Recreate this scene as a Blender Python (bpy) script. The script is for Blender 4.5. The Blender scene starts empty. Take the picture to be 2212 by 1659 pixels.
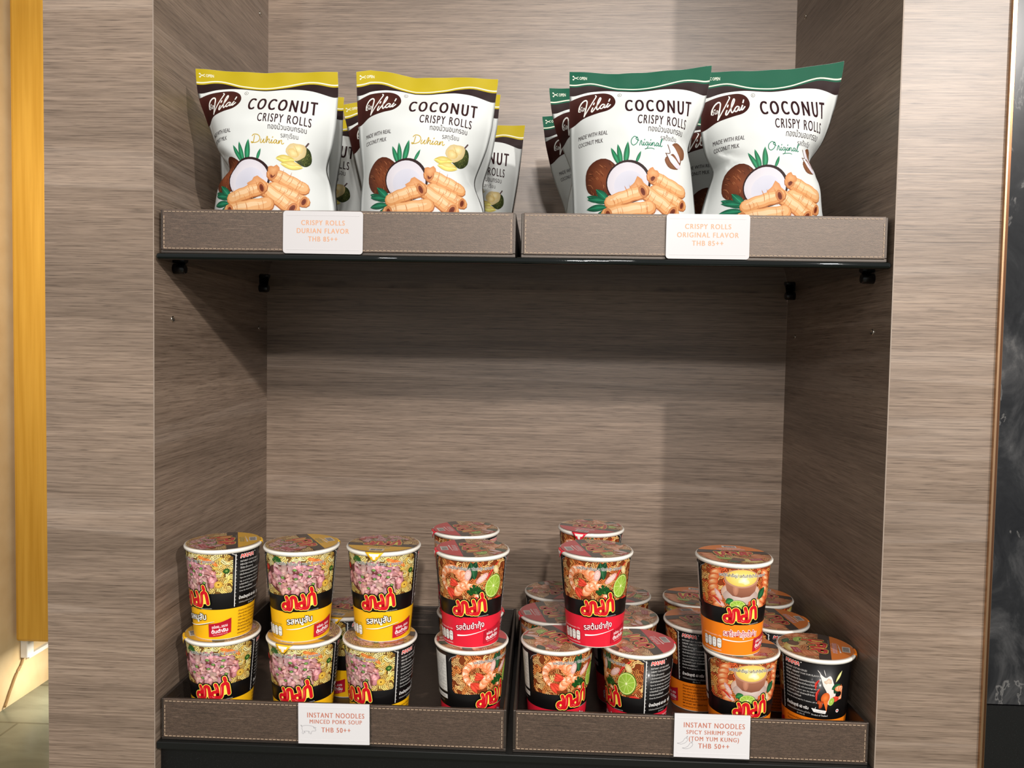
import bpy, bmesh, math, random
import numpy as np
from mathutils import Vector, Matrix, noise as mnoise
from mathutils.geometry import tessellate_polygon

SC = bpy.context.scene
COL = SC.collection
PI = math.pi

# ------------------------------------------------------------------ camera
FPX, CW, CH = 1662.0, 2212.0, 1659.0
CAM = Vector((0.02837, -0.83725, 0.45298))
YAW, PITCH, ROLL = -0.0376, 0.04296, -0.01763
_f = Vector((math.sin(YAW)*math.cos(PITCH), math.cos(YAW)*math.cos(PITCH), -math.sin(PITCH)))
_r0 = Vector((math.cos(YAW), -math.sin(YAW), 0)); _d0 = _f.cross(_r0)
_r = _r0*math.cos(ROLL) + _d0*math.sin(ROLL)
_d = -_r0*math.sin(ROLL) + _d0*math.cos(ROLL)
cam_d = bpy.data.cameras.new('camera'); cam_d.sensor_width = 36; cam_d.lens = 36*FPX/CW
cam_d.clip_start = 0.01
cam = bpy.data.objects.new('camera', cam_d); COL.objects.link(cam)
_m = Matrix((_r, -_d, -_f)).transposed().to_4x4(); _m.translation = CAM
cam.matrix_world = _m
SC.camera = cam

# ------------------------------------------------------------------ world, lights, exposure
SC.view_settings.view_transform = 'Standard'; SC.view_settings.look = 'None'
SC.view_settings.gamma = 1; SC.view_settings.use_curve_mapping = False
SC.view_settings.exposure = 0.08
w = bpy.data.worlds.new('room_ambient'); SC.world = w; w.use_nodes = True
w.node_tree.nodes['Background'].inputs[0].default_value = (1.0, 0.985, 0.955, 1)
w.node_tree.nodes['Background'].inputs[1].default_value = 0.44

def area(name, loc, target, size, power, color):
    l = bpy.data.lights.new(name, 'AREA'); l.shape = 'DISK'; l.size = size; l.energy = power; l.color = color
    o = bpy.data.objects.new(name, l); COL.objects.link(o); o.location = loc
    o.rotation_euler = (Vector(target)-Vector(loc)).to_track_quat('-Z', 'Y').to_euler()
    return o
LC = (1, 0.952, 0.905)
area('ceiling_downlight', (1.49, -2.1, 1.58), (0, 0.1, 0.4), 0.07, 47, LC)
area('ceiling_downlight', (0.36, -1.5, 1.58), (0, 0.1, 0.4), 0.10, 4, LC)
area('ceiling_downlight', (0.33, -2.25, 1.58), (0, 0.1, 0.4), 0.12, 17, LC)
area('ceiling_downlight', (0.30, -3.3, 1.58), (0, 0.1, 0.4), 0.14, 40, LC)
area('ceiling_downlight', (-0.70, -2.0, 1.58), (0, 0.1, 0.4), 0.08, 4, LC)
area('cove_light', (-1.78, 2.10, -0.74), (-1.84, 2.10, -2.0), 0.10, 2.2, (1, 0.92, 0.78))
area('cove_light', (-1.45, 0.9, 1.2), (-1.7, 2.1, 0.2), 0.3, 14, (1, 0.94, 0.82))

# ------------------------------------------------------------------ colour + materials
def lin(c):
    return tuple(((v/255.0)/12.92 if v/255.0 <= 0.04045 else ((v/255.0+0.055)/1.055)**2.4) for v in c)
def mat(name, rgb=(200, 200, 200), rough=0.5, metal=0.0, coat=0.0, spec=0.5, ior=1.5):
    m = bpy.data.materials.new(name); m.use_nodes = True
    b = m.node_tree.nodes['Principled BSDF']
    b.inputs['Base Color'].default_value = (*lin(rgb), 1)
    b.inputs['Roughness'].default_value = rough; b.inputs['Metallic'].default_value = metal
    b.inputs['Coat Weight'].default_value = coat; b.inputs['Specular IOR Level'].default_value = spec
    b.inputs['IOR'].default_value = ior
    m['b'] = 1
    return m
def N(m, t, **k):
    n = m.node_tree.nodes.new(t)
    for a, v in k.items(): setattr(n, a, v)
    return n
def L(m, a, b): m.node_tree.links.new(a, b)
def bsdf(m): return m.node_tree.nodes['Principled BSDF']
def ramp(m, stops):
    r = N(m, 'ShaderNodeValToRGB'); e = r.color_ramp.elements
    while len(e) < len(stops): e.new(0.5)
    for el, (p, c) in zip(e, stops):
        el.position = p; el.color = (*lin(c), 1)
    return r
def noise_node(m, scale, detail, rough=0.5, dist=0.0, loc=(0, 0, 0)):
    tc = N(m, 'ShaderNodeTexCoord'); mp = N(m, 'ShaderNodeMapping')
    mp.inputs['Scale'].default_value = scale; mp.inputs['Location'].default_value = loc
    L(m, tc.outputs['Object'], mp.inputs['Vector'])
    n = N(m, 'ShaderNodeTexNoise'); n.inputs['Scale'].default_value = 1.0
    n.inputs['Detail'].default_value = detail; n.inputs['Roughness'].default_value = rough
    n.inputs['Distortion'].default_value = dist
    L(m, mp.outputs['Vector'], n.inputs['Vector'])
    return n
def mixc(m, a, b, fac, mode='MIX'):
    n = N(m, 'ShaderNodeMix', data_type='RGBA', blend_type=mode)
    for s, v in ((n.inputs[0], fac), (n.inputs[6], a), (n.inputs[7], b)):
        if hasattr(v, 'is_output') or hasattr(v, 'links'): L(m, v, s)
        elif isinstance(v, (int, float)): s.default_value = v
        else: s.default_value = (*lin(v), 1)
    return n.outputs[2]
def bump(m, h, strength, dist):
    b = N(m, 'ShaderNodeBump'); b.inputs['Strength'].default_value = strength; b.inputs['Distance'].default_value = dist
    L(m, h, b.inputs['Height']); L(m, b.outputs['Normal'], bsdf(m).inputs['Normal'])

def wood(name, axis):
    m = mat(name, rough=0.40, spec=0.65)
    sc = (lambda a, c: (a, a*4, c)) if axis == 'x' else (lambda a, c: (a*4, a, c))
    broad = noise_node(m, sc(1.3, 17), 4, 0.6, 0.5)
    fine = noise_node(m, sc(9, 520), 5, 0.62, 0.6)
    hair = noise_node(m, sc(30, 1000), 3, 0.6, 0.3, (3, 1, 7))
    r1 = ramp(m, [(0.30, (142, 125, 110)), (0.48, (166, 148, 132)), (0.62, (178, 159, 142)), (0.75, (198, 180, 162))])
    L(m, broad.outputs[0], r1.inputs[0])
    r2 = ramp(m, [(0.28, (138, 124, 114)), (0.43, (192, 184, 177)), (0.55, (216, 210, 205)), (0.72, (244, 238, 232))])
    L(m, fine.outputs[0], r2.inputs[0])
    r3 = ramp(m, [(0.30, (128, 120, 114)), (0.45, (222, 220, 218)), (0.7, (252, 250, 247))])
    L(m, hair.outputs[0], r3.inputs[0])
    c = mixc(m, r1.outputs[0], r2.outputs[0], 0.85, 'MULTIPLY')
    c = mixc(m, c, r3.outputs[0], 0.8, 'MULTIPLY')
    pale = noise_node(m, sc(0.5, 13), 2, 0.5, 0.25, (2, 9, 5))
    r4 = ramp(m, [(0.585, (0, 0, 0)), (0.60, (70, 66, 62)), (0.615, (66, 60, 55)), (0.66, (0, 0, 0))]); L(m, pale.outputs[0], r4.inputs[0])
    c = mixc(m, c, r4.outputs[0], 0.9, 'ADD')
    L(m, c, bsdf(m).inputs['Base Color'])
    bump(m, fine.outputs[0], 0.18, 0.0004)
    return m
M_woodx = wood('grey_oak_laminate', 'x'); M_woody = wood('grey_oak_laminate_side', 'y')
M_edge = mat('pale_edge_band', (146, 131, 118), 0.55)

def leather(name, dark, mid, light):
    m = mat(name, rough=0.5, spec=1.0, coat=0.12)
    bsdf(m).inputs['Coat Roughness'].default_value = 0.42; bsdf(m).inputs['Specular Tint'].default_value = (1, 0.88, 0.78, 1)
    n1 = noise_node(m, (160, 160, 1300), 3, 0.6, 0.3); n2 = noise_node(m, (900, 900, 1500), 2, 0.6)
    n3 = noise_node(m, (17, 17, 620), 3, 0.55, 0.15, (5, 2, 1)); n4 = noise_node(m, (13, 13, 560), 3, 0.55, 0.15, (1, 7, 4))
    r = ramp(m, [(0.32, dark), (0.5, mid), (0.72, light)]); L(m, n1.outputs[0], r.inputs[0])
    r2 = ramp(m, [(0.35, (170, 165, 160)), (0.6, (250, 250, 250))]); L(m, n2.outputs[0], r2.inputs[0])
    r3 = ramp(m, [(0.28, (96, 90, 86)), (0.37, (255, 255, 255))]); L(m, n3.outputs[0], r3.inputs[0])
    r4 = ramp(m, [(0.63, (0, 0, 0)), (0.74, (150, 128, 112))]); L(m, n4.outputs[0], r4.inputs[0])
    c = mixc(m, r.outputs[0], r2.outputs[0], 0.75, 'MULTIPLY'); c = mixc(m, c, r3.outputs[0], 0.75, 'MULTIPLY'); c = mixc(m, c, r4.outputs[0], 0.5, 'ADD')
    L(m, c, bsdf(m).inputs['Base Color']); bump(m, n2.outputs[0], 0.3, 0.0003)
    return m
M_leather = leather('brown_leatherette', (58, 45, 37), (77, 60, 49), (98, 79, 66))
M_lining = leather('dark_tray_leather', (26, 21, 18), (36, 29, 25), (48, 40, 35))
M_thread = mat('cream_thread', (186, 162, 136), 0.7)
M_black = mat('black_plastic', (12, 12, 13), 0.3)
M_glass = mat('dark_green_glass', (5, 10, 9), 0.04, spec=0.5, ior=1.5)
M_shelfblk = mat('black_lacquer_shelf', (22, 23, 22), 0.3, spec=0.3)
def speckled():
    m = mat('black_speckled_stone', rough=0.35); n = noise_node(m, (900, 900, 900), 1)
    r = ramp(m, [(0.62, (8, 8, 9)), (0.8, (34, 34, 36))]); L(m, n.outputs[0], r.inputs[0]); L(m, r.outputs[0], bsdf(m).inputs['Base Color']); return m
M_stone = speckled()
M_steel = mat('steel_pin', (210, 205, 195), 0.25, 1.0)
M_rose = mat('rose_gold_metal', (150, 104, 76), 0.22, 1.0)
M_rosel = mat('pale_gold_metal', (206, 168, 132), 0.32, 1.0)
def goldm():
    m = mat('mustard_gold_lacquer', rough=0.38, spec=0.5); n = noise_node(m, (60, 60, 2.0), 3)
    r = ramp(m, [(0.3, (186, 137, 42)), (0.7, (206, 158, 62))]); L(m, n.outputs[0], r.inputs[0]); L(m, r.outputs[0], bsdf(m).inputs['Base Color']); return m
M_gold = goldm()
def creamm():
    m = mat('cream_plaster', rough=0.7); n = noise_node(m, (9, 9, 9), 4)
    r = ramp(m, [(0.3, (214, 186, 140)), (0.7, (226, 202, 160))]); L(m, n.outputs[0], r.inputs[0]); L(m, r.outputs[0], bsdf(m).inputs['Base Color']); return m
M_cream = creamm()
def tilem():
    m = mat('grey_green_floor_tile', rough=0.25)
    n = noise_node(m, (2.2, 5, 2), 4, 0.55, 0.8)
    r = ramp(m, [(0.35, (96, 98, 84)), (0.6, (122, 124, 107))]); L(m, n.outputs[0], r.inputs[0])
    tc = N(m, 'ShaderNodeTexCoord'); b = N(m, 'ShaderNodeTexBrick'); L(m, tc.outputs['Object'], b.inputs['Vector'])
    b.inputs['Scale'].default_value = 0.8; b.inputs['Mortar Size'].default_value = 0.004
    for i, v in ((1, (250, 250, 250)), (2, (225, 225, 220)), (3, (150, 146, 132))): b.inputs[i].default_value = (*lin(v), 1)
    L(m, mixc(m, r.outputs[0], b.outputs[0], 0.8, 'MULTIPLY'), bsdf(m).inputs['Base Color']); return m
M_tile = tilem()
def marblem():
    m = mat('black_marble', rough=0.22, spec=0.3)
    n = noise_node(m, (16, 16, 12), 9, 0.66, 0.9)
    r = ramp(m, [(0.32, (18, 19, 22)), (0.5, (36, 37, 39)), (0.64, (62, 62, 63)), (0.8, (112, 110, 108))]); L(m, n.outputs[0], r.inputs[0])
    v = noise_node(m, (22, 22, 9.0), 5, 0.55, 1.4, (4, 3, 1))
    r2 = ramp(m, [(0.615, (0, 0, 0)), (0.63, (112, 110, 107)), (0.645, (0, 0, 0))]); L(m, v.outputs[0], r2.inputs[0])
    L(m, mixc(m, r.outputs[0], r2.outputs[0], 0.6, 'ADD'), bsdf(m).inputs['Base Color']); return m
M_marble = marblem()
M_white = mat('white_plastic', (232, 230, 226), 0.4)
M_card = mat('white_price_card', (196, 193, 194), 0.32, coat=0.2)
M_paper = mat('white_paper', (212, 210, 211), 0.6)
def acrylicm():
    m = mat('clear_acrylic', (255, 255, 255), 0.05, ior=1.3); bsdf(m).inputs['Transmission Weight'].default_value = 1.0; return m
M_acr = acrylicm()
M_cardtx = mat('peach_print', (206, 150, 112), 0.5); M_cardtx2 = mat('terracotta_print', (186, 108, 84), 0.55)
M_pen = mat('grey_line_print', (120, 118, 124), 0.6)
def printm(name, rough, coat, spec):
    m = mat(name, rough=rough, coat=coat, spec=spec); a = N(m, 'ShaderNodeVertexColor', layer_name='Col')
    bsdf(m).inputs['Coat Roughness'].default_value = 0.12
    L(m, a.outputs[0], bsdf(m).inputs['Base Color']); return m
M_print = printm('printed_cup_film', 0.36, 0.10, 0.25)
M_bagprint = printm('printed_pouch_film', 0.50, 0.0, 0.12)
M_lidprint = printm('printed_lid_foil', 0.33, 0.35, 0.4)
M_rim = mat('white_paper_rim', (240, 236, 226), 0.5)

# ------------------------------------------------------------------ object helpers
def link(name, me, parent=None, mats=()):
    o = bpy.data.objects.new(name, me); COL.objects.link(o)
    for m in mats: me.materials.append(m)
    if parent is not None: o.parent = parent
    return o
def from_bm(name, bm, mats, parent=None, smooth=False):
    me = bpy.data.meshes.new(name); bm.normal_update()
    if smooth:
        for f in bm.faces: f.smooth = True
    bm.to_mesh(me); bm.free()
    return link(name, me, parent, mats if isinstance(mats, (list, tuple)) else [mats])
def box_into(bm, x0, x1, y0, y1, z0, z1, bev=0.0, mi=0, seg=2):
    g = bmesh.ops.create_cube(bm, size=1.0)
    vs = g['verts']
    for v in vs:
        v.co = Vector(((x0+x1)/2+v.co.x*(x1-x0), (y0+y1)/2+v.co.y*(y1-y0), (z0+z1)/2+v.co.z*(z1-z0)))
    fs = list({f for v in vs for f in v.link_faces})
    for f in fs: f.material_index = mi
    if bev > 0:
        es = list({e for v in vs for e in v.link_edges})
        bmesh.ops.bevel(bm, geom=es, offset=bev, segments=seg, profile=0.5, affect='EDGES')
def box(name, x0, x1, y0, y1, z0, z1, m, parent=None, bev=0.0):
    bm = bmesh.new(); box_into(bm, x0, x1, y0, y1, z0, z1, bev); return from_bm(name, bm, m, parent)
def struct(o): o['kind'] = 'structure'; return o
def tag(o, label, cat, group=None):
    o['label'] = label; o['category'] = cat
    if group: o['group'] = group
    return o
def empty(name, loc, rz=0.0):
    o = bpy.data.objects.new(name, None); COL.objects.link(o); o.location = loc; o.rotation_euler = (0, 0, rz)
    o.empty_display_size = 0.02; return o
def lathe_bm(profile, seg=48, mi=None, caps=True):
    bm = bmesh.new(); rings = []
    for r, z in profile:
        rings.append([bm.verts.new((r*math.sin(2*PI*k/seg), -r*math.cos(2*PI*k/seg), z)) for k in range(seg)])
    for i in range(len(rings)-1):
        for k in range(seg):
            f = bm.faces.new((rings[i][k], rings[i][(k+1) % seg], rings[i+1][(k+1) % seg], rings[i+1][k])); f.smooth = True
            if mi: f.material_index = mi[i]
    if caps:
        bm.faces.new(list(reversed(rings[0]))); bm.faces.new(rings[-1])
    return bm
def tube_bm(pts, r, seg=8):
    bm = bmesh.new(); rings = []; n = len(pts); P = [Vector(p) for p in pts]
    for i in range(n):
        t = (P[min(i+1, n-1)]-P[max(i-1, 0)]).normalized()
        a = t.orthogonal().normalized(); b = t.cross(a)
        if i and rings:
            pass
        rings.append([bm.verts.new(P[i]+r*(a*math.cos(2*PI*k/seg)+b*math.sin(2*PI*k/seg))) for k in range(seg)])
    for i in range(n-1):
        for k in range(seg):
            f = bm.faces.new((rings[i][k], rings[i][(k+1) % seg], rings[i+1][(k+1) % seg], rings[i+1][k])); f.smooth = True
    bm.faces.new(list(reversed(rings[0]))); bm.faces.new(rings[-1])
    return bm

# ------------------------------------------------------------------ setting
def wood_box(name, x0, x1, y0, y1, z0, z1):
    bm = bmesh.new(); box_into(bm, x0, x1, y0, y1, z0, z1); bm.normal_update()
    for f in bm.faces: f.material_index = 1 if abs(f.normal.x) > 0.5 else 0
    return struct(from_bm(name, bm, [M_woodx, M_woody]))
ZB, ZT = -0.95, 1.66
wood_box('wall_left', -0.5235, -0.4012, 0.0, 0.40, ZB, ZT)
wood_box('wall_right', 0.4012, 0.5105, 0.0, 0.40, ZB, ZT)
wood_box('wall_back', -0.4012, 0.4012, 0.35, 0.40, ZB, ZT)
struct(box('trim_1', -0.4012, -0.4000, -0.0004, 0.35, ZB, ZT, [M_edge]))
struct(box('trim_2', 0.4000, 0.4012, -0.0004, 0.35, ZB, ZT, [M_edge]))
for nm in ('trim_1', 'trim_2'):                      # edge band at the front, laminate on the inner face
    me = bpy.data.objects[nm].data; me.materials.append(M_woody)
    for p in me.polygons: p.material_index = 1 if abs(p.normal.x) > 0.5 else 0
# rose gold corner profile, marble wall and its black plinth
bm = bmesh.new(); box_into(bm, 0.5105, 0.5128, -0.004, 0.02, ZB, ZT, 0.0004, 0); box_into(bm, 0.5128, 0.5200, 0.004, 0.02, ZB, ZT, 0.0004, 1)
struct(from_bm('trim_3', bm, [M_rosel, M_rose]))
struct(box('wall_far_right', 0.5200, 1.30, 0.012, 0.06, 0.075, ZT, [M_marble]))
struct(box('baseboard_far_right', 0.5200, 1.30, 0.010, 0.06, ZB, 0.074, [M_stone]))
# black stone panel below the lowest shelf
struct(box('wall_lower', -0.3995, 0.3995, 0.012, 0.34, ZB, -0.0045, [M_stone]))
# shelf of the same unit above the picture
struct(box('trim_4', -0.3985, 0.3985, 0.004, 0.348, 1.125, 1.135, [M_glass]))
struct(box('floor', -4.0, 4.0, -4.5, 4.0, ZB-0.03, ZB, [M_tile]))
struct(box('wall_far_left', -2.06, -2.0, 0.4, 4.0, ZB, 3.0, [M_cream]))
struct(box('wall_far_back', -2.0, 2.0, 3.9, 4.0, ZB, ZT, [M_cream]))
struct(box('trim_5', -2.0, -1.985, 2.10, 3.9, -0.804, -0.788, [M_white]))

t = box('wall_panel', -1.986, -1.05, 2.02, 2.16, -0.706, 2.9, [M_gold], bev=0.012)
tag(t, 'tall mustard gold panel beside the wood pillar, ending above the bright floor corner', 'panel')
t = box('conduit_box', -1.9995, -1.970, 2.068, 2.108, -0.79, -0.708, [M_white], bev=0.004)
tag(t, 'small white plastic conduit box on the cream wall under the gold panel', 'conduit')
pts = []
for i in range(24):
    k = i/23.0
    pts.append((-1.9945, 2.080-0.112*k+0.004*math.sin(9*k), -0.788-0.15*k-0.003*math.sin(14*k)))
t = from_bm('cable', tube_bm(pts, 0.0045), [mat('brown_cable', (150, 118, 72), 0.6)])
tag(t, 'thin brown cable hanging down the cream wall below the conduit box', 'cable')

# shelves
bm = bmesh.new(); box_into(bm, -0.3985, 0.3985, -0.001, 0.349, 0.547, 0.5545, 0.0034, 0, 6)
for f in bm.faces: f.smooth = True
tag(from_bm('glass_shelf', bm, [M_glass]), 'dark green glass shelf carrying the two trays of crispy rolls', 'shelf')
bm = bmesh.new(); box_into(bm, -0.3990, 0.3990, 0.0, 0.348, -0.0044, 0.004, 0.001)
tag(from_bm('display_shelf', bm, [M_shelfblk]), 'black shelf board carrying the two trays of noodle cups', 'shelf')

# shelf clamps (a puck above and one below the glass) and steel pins
def clamp(sx, y, label):
    r = empty('shelf_clamp', (sx*0.4, y, 0.5508))
    for dz in (0.0095, -0.0095):
        pr = [(0.0, 0), (0.0060, 0), (0.0060, 0.012), (0.0050, 0.0135), (0.0, 0.0138)]
        b = lathe_bm([p for p in pr if p[0] > 0], 24)
        bmesh.ops.rotate(b, verts=b.verts, cent=(0, 0, 0), matrix=Matrix.Rotation(-sx*PI/2, 3, 'Y'))
        bmesh.ops.translate(b, verts=b.verts, vec=(0, 0, dz))
        from_bm('clamp_puck', b, [M_black], r)
    tag(r, label, 'shelf clamp', 'black clamps holding the glass shelf')
clamp(-1, 0.046, 'black shelf clamp under the front of the glass, below the durian rolls tray')
clamp(-1, 0.318, 'black shelf clamp at the rear of the glass, beside the lit back panel')
clamp(1, 0.048, 'black shelf clamp under the front of the glass, below the original rolls tray')
clamp(1, 0.318, 'black shelf clamp at the rear of the glass in the shadowed corner')
def pin(sx, y, z, label):
    b = lathe_bm([(0.0036, 0), (0.0036, 0.0006), (0.0026, 0.0012), (0.0022, 0.0003)], 20)
    bmesh.ops.rotate(b, verts=b.verts, cent=(0, 0, 0), matrix=Matrix.Rotation(-sx*PI/2, 3, 'Y'))
    o = from_bm('shelf_pin_socket', b, [M_steel]); o.location = (sx*0.4, y, z)
    tag(o, label, 'pin socket', 'steel pin sockets in the side panels')
pin(-1, 0.042, 0.483, 'steel pin socket in the lit side panel below the front shelf clamp')
pin(-1, 0.316, 0.481, 'steel pin socket in the lit side panel below the rear shelf clamp')
pin(-1, 0.316, 0.948, 'steel pin socket high in the side panel above the durian pouches')
pin(1, 0.045, 0.481, 'steel pin socket in the dark side panel below the front shelf clamp')
pin(1, 0.311, 0.481, 'steel pin socket in the dark side panel below the rear shelf clamp')
pin(1, 0.311, 0.943, 'steel pin socket high in the side panel above the original pouches')

# ------------------------------------------------------------------ trays
def tray(x0, x1, z0, label, group):
    y0, y1, h, t = 0.0055, 0.346, 0.048, 0.0035
    r = empty('display_tray', ((x0+x1)/2, y0, z0)); hw = (x1-x0)/2; d = y1-y0
    bm = bmesh.new()
    def bx(a, b, c, d_, e, f): box_into(bm, a, b, c, d_, e, f, 0.0008)
    bx(-hw, hw, 0, d, 0, 0.004)
    from_bm('base_board', bm, [M_lining], r)
    bm = bmesh.new(); bx(-hw, -hw+t, 0, d, 0.004, h); from_bm('side_board', bm, [M_lining], r)
    bm = bmesh.new(); bx(hw-t, hw, 0, d, 0.004, h); from_bm('side_board', bm, [M_lining], r)
    bm = bmesh.new(); bx(-hw+t, hw-t, d-t, d, 0.004, h); from_bm('rear_board', bm, [M_lining], r)
    bm = bmesh.new(); box_into(bm, -hw+t, hw-t, 0, t, 0.004, h, 0.0008); from_bm('front_board', bm, [M_lining], r)
    bm = bmesh.new(); box_into(bm, -hw+0.0026, hw-0.0026, -0.0016, 0.0, 0.0034, h+0.0004, 0.0007)
    from_bm('front_panel', bm, [M_leather], r)
    bm = bmesh.new(); m = 0.0042; st = 0.0046
    n = int((2*hw-2*m)/st)
    for zz in (m+0.0012, h-m+0.0018):
        for i in range(n):
            x = -hw+m+st*(i+0.5)
            box_into(bm, x-0.0016, x+0.0016, -0.0021, -0.0014, zz-0.00026, zz+0.00026)
    n = int((h-2*m)/st)
    m += 0.0006
    for xx in (-hw+m, hw-m):
        for i in range(n):
            zz = m+st*(i+0.5)
            box_into(bm, xx-0.00026, xx+0.00026, -0.0021, -0.0014, zz-0.0016, zz+0.0016)
    s = from_bm('stitching', bm, [M_thread], r); s['label'] = 'cream stitching'
    tag(r, label, 'tray', group)
tray(-0.3957, -0.0022, 0.5545, 'brown leather tray holding the durian roll pouches with yellow tops', 'stitched leather display trays')
tray(0.0038, 0.3957, 0.5545, 'brown leather tray holding the original roll pouches with green tops', 'stitched leather display trays')
tray(-0.3957, -0.0030, 0.0040, 'brown leather tray holding the yellow minced pork noodle cups', 'stitched leather display trays')
tray(0.0045, 0.3957, 0.0040, 'brown leather tray holding the spicy shrimp and orange noodle cups', 'stitched leather display trays')

# ------------------------------------------------------------------ flat artwork, cut to the facets of the surface it is printed on
_tcache = {}
def glyphs(s, res, off, shear, space):
    k = (s, res, off, shear, space)
    if k not in _tcache:
        cu = bpy.data.curves.new('t', 'FONT'); cu.body = s; cu.size = 1.0; cu.resolution_u = res; cu.offset = off; cu.shear = shear
        cu.space_character = space
        o = bpy.data.objects.new('t', cu); me = bpy.data.meshes.new_from_object(o)
        v = np.array([x.co[:2] for x in me.vertices]) if len(me.vertices) else np.zeros((0, 2))
        tr = [tuple(p.vertices) for p in me.polygons]
        bpy.data.objects.remove(o); bpy.data.curves.remove(cu); bpy.data.meshes.remove(me)
        _tcache[k] = (v, tr)
    return _tcache[k]
def clip_convex(poly, clip):
    # poly: [(x,y,r,g,b)], clip: CCW convex [(x,y)]
    for i in range(len(clip)):
        ax, ay = clip[i]; bx, by = clip[(i+1) % len(clip)]
        nx, ny = -(by-ay), bx-ax
        out = []; n = len(poly)
        ds = [(p[0]-ax)*nx+(p[1]-ay)*ny for p in poly]
        for j in range(n):
            a, b, da, db = poly[j], poly[(j+1) % n], ds[j], ds[(j+1) % n]
            if da >= 0: out.append(a)
            if (da > 0 > db) or (da < 0 < db):
                t = da/(da-db); out.append(tuple(a[q]+t*(b[q]-a[q]) for q in range(5)))
        poly = out
        if len(poly) < 3: return []
    return poly
def split(polys, nx, ny, step):
    out = []
    for p, ly, g in polys:
        ds = [(q[0]*nx+q[1]*ny)/step for q in p]
        lo, hi = math.floor(min(ds)+1e-7), math.ceil(max(ds)-1e-7)
        cur, cd = p, ds
        for k in range(lo+1, hi):
            a, b = [], []; n = len(cur)
            for j in range(n):
                u, v, du, dv = cur[j], cur[(j+1) % n], cd[j]-k, cd[(j+1) % n]-k
                if du <= 0: a.append((u, du+k))
                if du >= 0: b.append((u, du+k))
                if (du > 0 > dv) or (du < 0 < dv):
                    t = du/(du-dv); w_ = tuple(u[q]+t*(v[q]-u[q]) for q in range(5)); a.append((w_, k)); b.append((w_, k))
            if len(a) >= 3: out.append(([x[0] for x in a], ly, g))
            cur = [x[0] for x in b]; cd = [x[1] for x in b]
            if len(cur) < 3: break
        if len(cur) >= 3: out.append((cur, ly, g))
    return out

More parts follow.
